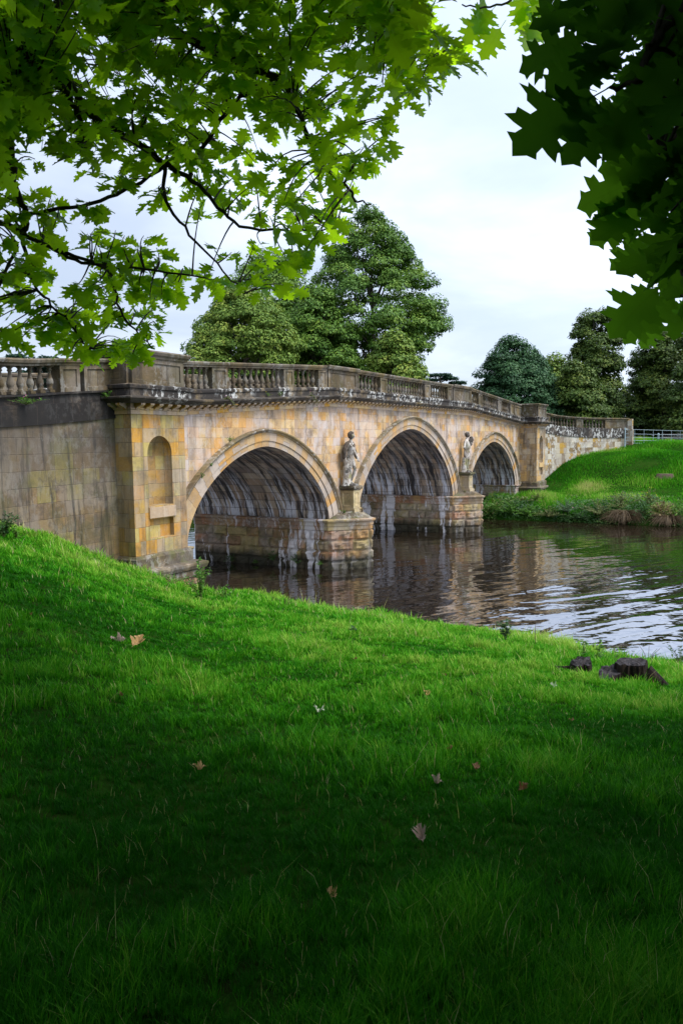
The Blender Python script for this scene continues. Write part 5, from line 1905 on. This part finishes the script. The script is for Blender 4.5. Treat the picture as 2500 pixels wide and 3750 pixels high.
# ---------------- plants
SL_V = np.array([(0, 0, 0), (.35, -.20, .04), (.72, -.15, .02), (1.0, 0, -.08), (.72, .15, .02), (.35, .20, .04)]); SL_F = [(0, 1, 2, 3, 4, 5)]
MP_GREEN = foliage_material('weed_green', [(0, (.04, .11, .012)), (.5, (.07, .19, .018)), (1, (.14, .28, .03))], .35)
MP_DARK = foliage_material('weed_dark', [(0, (.015, .05, .012)), (.5, (.03, .085, .018)), (1, (.06, .13, .03))], .3)
MP_BANK = foliage_material('bank_weed_leaves', [(0, (.02, .06, .012)), (.4, (.04, .11, .018)), (.8, (.09, .18, .03)), (1, (.16, .16, .05))], .3)
MP_BROWN = foliage_material('dry_stems', [(0, (.10, .065, .03)), (.5, (.17, .12, .05)), (1, (.26, .20, .08))], .2)
MP_OLIVE = foliage_material('olive_weed', [(0, (.07, .09, .025)), (.5, (.12, .15, .04)), (1, (.22, .22, .08))], .3)
MP_GREY = foliage_material('grey_green_weed', [(0, (.05, .10, .05)), (.5, (.08, .15, .07)), (1, (.14, .22, .10))], .3)
MP_YEL = foliage_material('yellow_petals', [(0, (.6, .42, .03)), (1, (.8, .62, .06))], .3)
MP_PINK = foliage_material('pink_petals', [(0, (.55, .10, .28)), (1, (.7, .2, .42))], .3)
M_STEM = simple('green_stem', (.06, .09, .02), (.10, .10, .03), 9)


def plant(kind, label, loc, h, spread, nst, nleaf, lsz, mat, cat='plant', group=None, droop=0.0, up=.6, flowers=None, nfl=0, stem_r=.006, stemmat=None):
    loc = np.array(loc, float)
    root = empty(kind, tuple(loc)); tag(root, label, cat, group)
    mb = MB(); O = []; Nn = []; T_ = []; FO = []
    for i in range(nst):
        th = rng.uniform(0, 6.28); q = rng.random() ** .6
        tip = np.array([math.cos(th) * spread * q, math.sin(th) * spread * q, h * rng.uniform(.65, 1.05) * (1 - .35 * q * q) - droop * q])
        mid = np.array([tip[0] * .3, tip[1] * .3, max(tip[2], h * .35) * .65])
        ts = np.linspace(0, 1, 6)[:, None]
        C = 2 * ts * (1 - ts) * mid + ts ** 2 * tip
        mb.tube(C, np.linspace(stem_r, stem_r * .35, 6), 4)
        k = max(2, nleaf // nst)
        for j in range(k):
            t = rng.uniform(.12, 1.0) ** .8
            p = 2 * t * (1 - t) * mid + t * t * tip
            a = rng.uniform(0, 6.28)
            d = np.array([math.cos(a), math.sin(a), rng.uniform(-.3, up)])
            O.append(p); T_.append(d); Nn.append(np.array([0, 0, 1.0]) + rng.normal(size=3) * .45)
        FO.append(tip)
    O, Nn, T_ = map(np.array, (O, Nn, T_))
    mb.build('stem', stemmat or M_STEM, root)
    k = len(O)
    if True:
        o = scatter('foliage', SL_V, SL_F, SL_V[:, :2], O, frames(Nn, T_), lsz * rng.uniform(.6, 1.25, k), rng.random(k), mat, root)
    if flowers is not None:
        sel = np.array(FO)[rng.integers(0, len(FO), nfl)] + rng.normal(size=(nfl, 3)) * [spread * .08, spread * .08, .03]
        o = scatter('blossom', SL_V, SL_F, SL_V[:, :2], sel, frames(rng.normal(size=(nfl, 3)) + [0, -.5, .6], rng.normal(size=(nfl, 3))), lsz * rng.uniform(.6, .9, nfl), rng.random(nfl), flowers, root)
    return root


def on_plane_y(px, py, y):
    d = ray(px, py); return CAM + d * ((y - CAM[1]) / d[1])


def LG(px, py, dz=0):
    p = left_ground(px, py); p[2] = left_z(p[0], p[1]) + dz; return p


plant('shrub', 'waist-high leafy shrub on the bank at the foot of the left arch', LG(462, 1384), .95, .36, 14, 420, .075, MP_GREEN, 'shrub')
plant('weed', 'low pale green weeds in the grass just right of the leafy shrub', LG(520, 1376), .32, .5, 12, 160, .06, MP_GREEN)
plant('nettle', 'single upright nettle plant on the bank edge against bright water', LG(1160, 1474), .52, .15, 6, 170, .07, MP_DARK)
plant('seedling_tree', 'sparse leafy seedling at the water edge, left of the other two', LG(1338, 1512), .30, .16, 4, 30, .085, MP_GREEN)
plant('seedling_tree', 'tallest sparse seedling at the water edge, between two smaller ones', LG(1372, 1516), .40, .18, 5, 46, .085, MP_GREEN)
plant('seedling_tree', 'small leafy seedling at the water edge above the tree stump', LG(1412, 1524), .22, .14, 4, 26, .075, MP_GREEN)
plant('bramble', 'dark bramble stems on the right edge beside the stump', LG(1562, 1530), .45, .35, 9, 80, .07, MP_DARK)
plant('fern', 'dark green bushy fern against the wing wall at the left edge', LG(8, 1236), .50, .42, 18, 420, .07, MP_DARK)
plant('fern', 'small scrubby bush in the grass beside the fern at the wing wall', LG(38, 1242), .28, .25, 10, 150, .05, MP_GREEN)
plant('weed', 'small dark broad-leaved weed alone in the bright grass', LG(816, 1455), .12, .14, 5, 30, .08, MP_DARK)
plant('weed', 'rough weeds growing at the corner of the tower base', LG(392, 1345), .30, .45, 16, 150, .06, MP_OLIVE)
# thin reed stems at the near water edge
for (px, py, h_, lb) in ((1228, 1488, .62, 'thin bare reed standing against the bright water'), (655, 1395, .35, 'thin bent grass stalk over the dark water'), (1488, 1528, .40, 'wispy dry stalks at the water edge above the stump')):
    p = LG(px, py); r0 = empty('reed', tuple(p)); tag(r0, lb, 'reed'); mb = MB()
    for i in range(1 if h_ > .5 else 5):
        a = rng.uniform(-.2, .2, 2) * (i > 0)
        mb.tube([(a[0] * .3, a[1] * .3, -.05), (a[0] * .6, a[1] * .6, h_ * .5), (a[0] * 1.6 + .03, a[1] * 1.6, h_ * rng.uniform(.7, 1))], [.006, .005, .003], 4)
    mb.build('stem', MP_BROWN, r0)

# on the masonry
pw = on_plane_y(525, 925, -.40); plant('valerian', 'bushy valerian clump hanging from the cornice right of the tower', (pw[0], -.36, fz(pw[0]) + .44), .30, .38, 22, 420, .05, MP_OLIVE, droop=.55, flowers=MP_PINK, nfl=16)
pw = on_plane_y(718, 910, -.40); plant('valerian', 'reddish-brown valerian clump hanging from the cornice above the nearer statue', (pw[0], -.36, fz(pw[0]) + .44), .28, .40, 22, 460, .05, MP_OLIVE, droop=.65, flowers=MP_PINK, nfl=18)
pw = on_plane_y(618, 905, -.30); plant('weed', 'small yellow-green plant on the cornice midway along the left arch', (pw[0], -.26, fz(pw[0]) + .48), .18, .16, 8, 70, .04, MP_GREEN, flowers=MP_YEL, nfl=5)
pw = on_plane_y(646, 905, -.30); plant('weed', 'small round plant on the cornice next to a valerian clump', (pw[0], -.26, fz(pw[0]) + .48), .20, .18, 8, 80, .045, MP_GREEN)
pw = on_plane_y(964, 928, -.30); plant('weed', 'tiny tuft on the cornice over the middle arch', (pw[0], -.30, fz(pw[0]) + .45), .12, .22, 6, 60, .04, MP_OLIVE)
plant('fern', 'bright green fern in the corner of wing wall and tower', (-21.35, -.78, 6.50), .30, .28, 12, 150, .06, MP_GREEN)
plant('weed', 'leafy plants growing along the top of the black wing wall band', (-24.2, -1.12, 6.28), .22, .55, 20, 240, .055, MP_GREEN, flowers=MP_PINK, nfl=6)
for i, (cx_, cy_, s_, lb) in enumerate(((527, 1009, .24, 'green fern rooted on the left arch moulding, highest of three'), (485, 1068, .14, 'thin fern rooted on the left arch moulding, middle of three'), (464, 1093, .20, 'green fern rooted on the left arch moulding, lowest of three'))):
    p = on_plane_y(cx_, cy_, -.18); plant('fern', lb, p - np.array([0, 0, s_ * .4]), s_, s_ * .9, 9, 90, .05, MP_GREEN)
for (cx_, cy_, s_, m_, lb) in ((537, 1285, .55, MP_DARK, 'dark fern hanging on the nearer pier at the waterline, leftmost'), (632, 1282, .62, MP_DARK, 'dark fern hanging on the nearer pier at the waterline, between two others'), (685, 1288, .5, MP_DARK, 'dark fern hanging on the nearer pier at the waterline, nearest the cutwater'),
                               (592, 1290, .25, MP_GREEN, 'small moss tuft low on the pier between ferns'), (738, 1292, .32, MP_GREEN, 'bright moss cushion at the waterline of the nearer cutwater')):
    d = ray(cx_, cy_); t = (-8.56 - CAM[0]) / d[0]; p = CAM + d * t
    if p[1] < 0: p = np.array([-8.2, -.45, .12])
    plant('fern', lb, (p[0] - .14, p[1], max(.05, p[2] - .1)), s_, s_ * .8, 12, 200, .085 if s_ > .4 else .05, m_, droop=s_ * .5)
plant('weed', 'green weed tuft on the nearer cutwater beside the pedestal', (PIER_X[0][0] - .62, -.35, 2.30), .18, .2, 7, 70, .05, MP_GREEN)
plant('dry_grass', 'straw-coloured grass tuft on the nearer cutwater point', (PIER_X[0][0] + .12, -.82, 2.32), .26, .26, 30, 30, .03, MP_BROWN, stemmat=MP_BROWN)
plant('weed', 'little weed in the joint of the farther cutwater cap', (PIER_X[1][0] - .55, -.45, 2.28), .14, .2, 7, 60, .05, MP_OLIVE)

# far bank: weeds and sedge along the water
FB_P = [('nettle_patch', 'fresh green nettles beside the far pier, at the orange float', 1135, 1172, .9, 1.1, MP_GREEN), ('nettle_patch', 'green nettles along the far waterline under the right arch tower', 1172, 1174, .9, 1.2, MP_GREEN),
        ('nettle_patch', 'rounded green weeds at the far waterline, left of a brown patch', 1212, 1178, .85, 1.2, MP_GREEN), ('dock_plant', 'brown-tinged dock plants in the weeds of the far bank', 1236, 1150, .8, 1.0, MP_OLIVE),
        ('nettle_patch', 'olive weeds at the waterline midway along the far bank', 1262, 1182, .9, 1.2, MP_OLIVE), ('willowherb', 'grey-green tall willowherb on the far bank', 1300, 1172, 1.2, 1.2, MP_GREY),
        ('nettle_patch', 'dark low weeds overhanging the far waterline', 1322, 1188, .9, 1.1, MP_DARK), ('dry_weed', 'brown-olive feathery weed mound left of the sedge tussock', 1372, 1178, 1.15, 1.6, MP_OLIVE),
        ('dry_weed', 'tall olive weeds behind the sedge tussock', 1425, 1165, 1.3, 1.4, MP_OLIVE), ('bramble', 'dark green bramble right of the first sedge tussock', 1465, 1186, 1.1, 1.2, MP_DARK),
        ('ragwort', 'yellow-flowered weeds on the far bank', 1492, 1160, 1.3, 1.1, MP_OLIVE), ('dry_weed', 'rusty brown weeds between bramble and right edge', 1520, 1180, 1.1, 1.1, MP_BROWN), ('bramble', 'green weeds cut by the right edge on the far bank', 1556, 1180, 1.1, 1.3, MP_GREEN)]
for kd, lb, px, py, h_, sp_, mt_ in FB_P:
    p = far_ground(px, py + 6)
    plant(kd, lb, p, h_, sp_, 34, 1500, .10, mt_, droop=.35, flowers=MP_YEL if kd == 'ragwort' else (MP_PINK if kd == 'willowherb' else None), nfl=26 if kd in ('ragwort',) else 8, stem_r=.008)
for lb, px, py, s_ in (('arching brown sedge tussock at the far waterline, the larger', 1432, 1200, 1.35), ('arching brown sedge tussock near the right edge of the far bank', 1532, 1205, 1.1)):
    p = far_ground(px, py); root = empty('sedge_tussock', tuple(p)); tag(root, lb, 'sedge')
    k = 900; a = rng.uniform(0, 6.28, k); tw = MB()
    for i in range(420):
        th = rng.uniform(0, 6.28); q = rng.uniform(.3, 1.0) * s_
        dx_, dy_ = math.cos(th) * q, math.sin(th) * q
        hq = rng.uniform(.3, .75) * s_; tw.tube([(dx_ * .15, dy_ * .15, -.1), (dx_ * .45, dy_ * .45, hq * .8), (dx_ * .85, dy_ * .85, hq * .75), (dx_ * 1.25, dy_ * 1.25, hq * rng.uniform(-.1, .5))], [.016, .013, .010, .004], 3)
    tw.build('sedge_blades', MP_BROWN, root)
# low cover of the far bank: uncountable
n_ = 24000
fx_ = 14.1 + 4.6 * rng.random(n_) ** 1.5; fy_ = rng.uniform(-26, 1.4, n_); fzv = far_z(fx_, fy_)
ok = ~((fx_ > 17.6) & (fy_ > -.2)); fx_, fy_, fzv = fx_[ok], fy_[ok], fzv[ok]; n_ = len(fx_)
hh = rng.random(n_) ** 1.2 * (.6 + .4 * patch(fx_, fy_, .9, 8)).clip(.15, 1.2) * np.clip((18.5 - fx_) / 2.5, .15, 1)
o = scatter('bank_weeds', SL_V, SL_F, SL_V[:, :2], np.c_[fx_, fy_, fzv + hh], frames(np.array([-.3, -.2, 1.0]) + rng.normal(size=(n_, 3)) * .5, rng.normal(size=(n_, 3))), .16 * rng.uniform(.6, 1.3, n_), np.clip(.4 + .3 * patch(fx_, fy_, 1.4, 9) + .2 * rng.normal(size=n_), 0, 1), MP_BANK)
tag(o, kind='stuff')

# ---------------- field gate and rails on the far bank
M_GALV = simple('galvanised_steel', (.20, .26, .28), (.27, .34, .36), 2, .5, .1, .5)
g0 = dp(1434, 1017, 62.6); g0[2] = 4.87
g1 = dp(1600, 1012, 66.5); g1[2] = 4.72
gate = empty('field_gate', tuple(g0)); tag(gate, 'pale metal five-bar field gate and rails beside the end of the far balustrade', 'gate')
mb = MB(); mb.tube([(0, 0, -.3), (0, 0, 1.28)], [.055, .055], 8); mb.face([(.05 * math.cos(a), .05 * math.sin(a), 1.281) for a in np.linspace(0, 6.28, 9)[:-1]]); mb.build('gate_post', M_GALV, gate)
dv = g1 - g0
for h_ in (1.16, .80, .52, .27, .05):
    mb = MB(); mb.tube([(0, 0, h_), tuple(dv + np.array([0, 0, h_ * .94]))], [.015, .015], 6); mb.build('rail', M_GALV, gate)
for i in range(1, 11):
    q = dv * (i / 8.0); mb = MB(); mb.tube([(q[0], q[1], q[2] + .02), (q[0], q[1], q[2] + 1.16 - .07 * i / 8)], [.016, .016], 6); mb.build('upright', M_GALV, gate)
M_POST = simple('dark_timber', (.09, .08, .075), (.14, .13, .12), 6)
for i, (px, py, lb) in enumerate(((1511, 1001, 'short grey fence post far behind the gate, left of the timber hurdle'),)):
    p = dp(px, py, 86); t_ = empty('fence_post', (p[0], p[1], 4.7)); tag(t_, lb, 'post'); mb = MB(); mb.box(-.09, .09, -.09, .09, 0, 1.05); mb.prism([(-.09, -.09), (.09, -.09), (.09, .09), (-.09, .09)], 1.05, 1.12, inset=.5); mb.build('post', M_GALV, t_)
p = dp(1520, 1001, 84); hd = empty('timber_hurdle', (p[0], p[1], 4.7)); tag(hd, 'dark timber hurdle far behind the gate at the right edge', 'fence')
for s_ in (0, 1.6, 3.2):
    mb = MB(); mb.box(s_ * .45 - .07, s_ * .45 + .07, -s_ * .9 - .07, -s_ * .9 + .07, 0, 1.1); mb.build('post', M_POST, hd)
for h_ in (.35, .65, .95):
    mb = MB(); mb.tube([(0, 0, h_), (1.44, -2.88, h_)], [.05, .05], 4); mb.build('rail', M_POST, hd)
# brown stone block lying on the far slope
p = far_ground(1526, 1098); t_ = lump('stone_block', [(p[0], p[1], p[2] - .05, .18, .62), (p[0], p[1], p[2] + .12, .18, .60), (p[0], p[1], p[2] + .30, .15, .55)], simple('brown_stone', (.14, .09, .06), (.2, .14, .1), 5), None, .06, 3, 12)
tag(t_, 'small oblong brown stone lying on the far grassy slope', 'stone')
# orange fishing float
p = on = CAM + ray(1124, 1190) * (-CAM[2] / ray(1124, 1190)[2]); fl_ = empty('fishing_float', (p[0], p[1], 0)); tag(fl_, 'small orange float sticking out of the water by the far pier', 'float')
mb = MB(); mb.lathe([(.0, 0), (.05, .02), (.085, .16), (.085, .25), (.05, .42), (.0, .46)], 0, 0, 0, 10); o = mb.build('float_body', simple('orange_plastic', (.8, .14, .04), (.85, .18, .05), 3, .4), fl_); o.rotation_euler = (0, -.35, 0)
mb = MB(); mb.tube([(0, 0, .45), (0, 0, .62)], [.012, .008], 6); o = mb.build('float_tip', M_GALV, fl_); o.rotation_euler = (0, -.35, 0)

# ---------------- tree stump
def stump_mat():
    mt, n = material('wet_stump')
    pos = n.new('ShaderNodeTexCoord').outputs['Object']
    f = n.noise(n.vmul(pos, (1, 1, .2)), 14, 6, .7)
    base = n.mix(n.step(f, .42, .6), (.010, .007, .006), (.038, .027, .021))
    n.out(n.principled(base, .9, n.bump(f, 1.0, .05), .1)); return mt


def cut_mat():
    mt, n = material('stump_cut')
    pos = n.new('ShaderNodeTexCoord').outputs['Object']
    f = n.noise(pos, 10, 7, .75)
    base = n.mix(n.step(f, .4, .6), (.012, .010, .010), (.045, .038, .040))
    n.out(n.principled(base, .85, n.bump(f, .8, .03), .2)); return mt


M_ST, M_CUT = stump_mat(), cut_mat()


def wood_block(name, cx, cy, z0, z1, rx, ry, seed, tilt=(0, 0), flare=.2, parent=None):
    mb = MB(); seg = 44; P = []
    for k, f in enumerate((0, .25, .6, .92, 1.0)):
        row = []
        for i in range(seg + 1):
            t = 2 * math.pi * (i % seg) / seg
            g = 1 + .45 * mnoise.noise(Vector((math.cos(t) * 1.5 + seed, math.sin(t) * 1.5, 0))) + .16 * mnoise.noise(Vector((math.cos(t) * 5 + seed, math.sin(t) * 5, f * .6))) + .05 * mnoise.noise(Vector((math.cos(t) * 13 + seed, math.sin(t) * 13, f)))
            g *= 1 + flare * (1 - f) ** 2 - (.03 if f == 1 else 0)
            x = rx * g * math.cos(t); y = ry * g * math.sin(t)
            row.append((cx + x, cy + y, z0 + (z1 - z0) * f + (tilt[0] * x + tilt[1] * y) * f + (.035 * f * mnoise.noise(Vector((math.cos(t) * 4, math.sin(t) * 4, seed))))))
        P.append(row)
    mb.grid(P, smooth=False, flip=True)
    # rough top in rings with cracks
    T = []
    for rr in (1.0, .8, .55, .3, .02):
        T.append([(cx + (p[0] - cx) * rr, cy + (p[1] - cy) * rr, z1 + tilt[0] * (p[0] - cx) * rr + tilt[1] * (p[1] - cy) * rr + (.06 * mnoise.noise(Vector((p[0] * 9 * rr, p[1] * 9 * rr, seed))) if rr < 1 else 0)) for p in P[-1]])
    mb.grid(T, smooth=False, mi=1, flip=True)
    return mb.build(name, [M_ST, M_CUT], parent)


s0 = LG(1420, 1565)
stump = empty('tree_stump', tuple(s0)); tag(stump, 'dark wet tree stump cut low in several blocks, in the grass near the water', 'stump')
ur = _rt; ufw = _fw
def sp(a, b):   # across the view, along the view
    v = ur * a + ufw * b; return v[0], v[1]
def gz_(a, b):
    v = ur * a + ufw * b; return float(left_z(s0[0] + v[0], s0[1] + v[1]) - s0[2])
pxm = 1 / (1568 / 2500 * FPX) * float((s0 - CAM) @ VF)     # metres per picture unit there
a_, b_ = (1462 - 1420) * pxm, .22
x, y = sp(a_, b_); wood_block('stump_block', x, y, gz_(a_, b_) - .1, gz_(a_, b_) + .25, .26, .20, 3, (.0, -.06), .25, stump)
a_, b_ = (1362 - 1420) * pxm, .50
x, y = sp(a_, b_); wood_block('stump_block', x, y, gz_(a_, b_) - .1, gz_(a_, b_) + .15, .20, .13, 9, (.1, -.06), .15, stump)
a_, b_ = (1405 - 1420) * pxm, .12
x, y = sp(a_, b_); wood_block('stump_slab', x, y, gz_(a_, b_) - .1, gz_(a_, b_) + .10, .34, .13, 15, (0, 0), .1, stump)
mb = MB()
pts = []
for a_, b_ in ((-.30, .52), (-.42, .50), (-.56, .52), (-.68, .56)):
    x, y = sp(a_, b_); pts.append((x, y, gz_(a_, b_) + .05 - .03 * (a_ < -.5)))
mb.tube(pts, [.05, .04, .03, .012], 6); mb.build('surface_root', M_ST, stump)
mb = MB(); pts = []
for a_, b_ in ((.40, .16), (.52, .10), (.66, .02)):
    x, y = sp(a_, b_); pts.append((x, y, gz_(a_, b_) + .12 - .16 * (a_ - .40) / .26))
mb.tube(pts, [.13, .09, .03], 7); mb.build('surface_root', M_ST, stump)

# ---------------- fallen leaves
def dead_mat(name, a, b):
    return foliage_material(name, [(0, a), (1, b)], .25, veins=True)


M_FO = dead_mat('fallen_orange', (.42, .24, .09), (.52, .33, .14)); M_FB = dead_mat('fallen_brown', (.16, .075, .03), (.26, .13, .06))
M_FP = dead_mat('fallen_pale', (.34, .40, .26), (.44, .48, .36)); M_FK = dead_mat('fallen_pinkish', (.28, .20, .16), (.36, .27, .22))


def fallen(px, py, size, mat, label, group=None, yaw=None):
    p = LG(px, py); bm_v = LV.copy()
    yaw = rng.uniform(0, 6.28) if yaw is None else yaw
    cu = rng.uniform(.4, 1.1)
    V_ = LV.copy() * size
    V_[:, 2] = size * (.10 + cu * (LV[:, 0] - .45) ** 2 + cu * 1.3 * np.abs(LV[:, 1]) ** 1.5 * 1.2 + .12 * np.sin(LV[:, 0] * 9 + LV[:, 1] * 7)); V_[:, 1] *= .75
    me = bpy.data.meshes.new('fallen_leaf'); me.from_pydata([tuple(v) for v in V_], [], LF)
    uvl = me.uv_layers.new(name='uv'); uvl.data.foreach_set('uv', np.array(LUV)[np.array(LF).ravel()].astype(np.float32).ravel())
    at = me.attributes.new('var', 'FLOAT', 'POINT'); at.data.foreach_set('value', np.full(len(V_), rng.random(), np.float32))
    me.materials.append(mat)
    o = bpy.data.objects.new('fallen_leaf', me); COL.objects.link(o)
    o.location = (p[0], p[1], p[2] + .012); o.rotation_euler = (rng.uniform(-.35, .35), rng.uniform(-.3, .2), yaw)
    tag(o, label, 'leaf', group)


fallen(292, 1478, .17, M_FK, 'pinkish-tan curled oak leaf lying against the big orange-brown one', yaw=2.4)
fallen(306, 1496, .21, M_FO, 'big curled orange-brown oak leaf lying on the grass at left', yaw=.3)
fallen(742, 1645, .13, M_FP, 'pale whitish-green leaf lying in the middle of the lawn', yaw=1.2)
fallen(975, 1952, .10, M_FK, 'pinkish-grey leaf in the dark grass of the lower foreground', yaw=.6)
fallen(475, 1775, .085, M_FO, 'small yellow-orange leaf in the darker grass at lower left', yaw=2.0)
fallen(980, 1606, .10, M_FO, 'small orange leaf with dark half right of the lawn centre', yaw=.2)
fallen(1015, 1812, .08, M_FK, 'pink-brown crumpled leaf in the right half of dark grass', yaw=1.7)
fallen(1278, 1585, .10, M_FP, 'small whitish leaf in the grass below left of the stump', yaw=.9)
fallen(770, 2078, .06, M_FO, 'tiny reddish-brown leaf in the darkest grass near the bottom', yaw=.9)
for px, py, lb in ((352, 1427, 'small brown leaf below the brow of the lawn, above the big orange-brown leaf'), (22, 1441, 'brown leaf in the grass at the left edge, lower of two'), (68, 1418, 'brown leaf in the grass near the left edge, upper of two'),
                   (810, 1518, 'brown curled leaf in the bright middle of the lawn'), (1020, 1553, 'reddish-brown leaf in the lawn, just above the small orange leaf'), (965, 1511, 'tiny brown leaf on the bright upper lawn right of centre'),
                   (288, 1602, 'faded brown leaf in the grass below the big orange-brown leaf'), (1020, 1730, 'dark slender brown leaf in the shaded right half of the lawn'), (1098, 1778, 'dark brown leaf in the shade, right of the pink-brown crumpled leaf'),
                   (1320, 1660, 'brown leaf in the grass below the tree stump'), (1190, 1828, 'brown leaf in the dark grass farthest to the lower right')):
    fallen(px, py, rng.uniform(.06, .09), M_FB, lb, 'small brown fallen leaves scattered over the lawn')

# keep the light and colour objects' names plain
for o in scene.objects:
    if o.type == 'MESH' and not o.data.materials:
        o.data.materials.append(M_PARA)
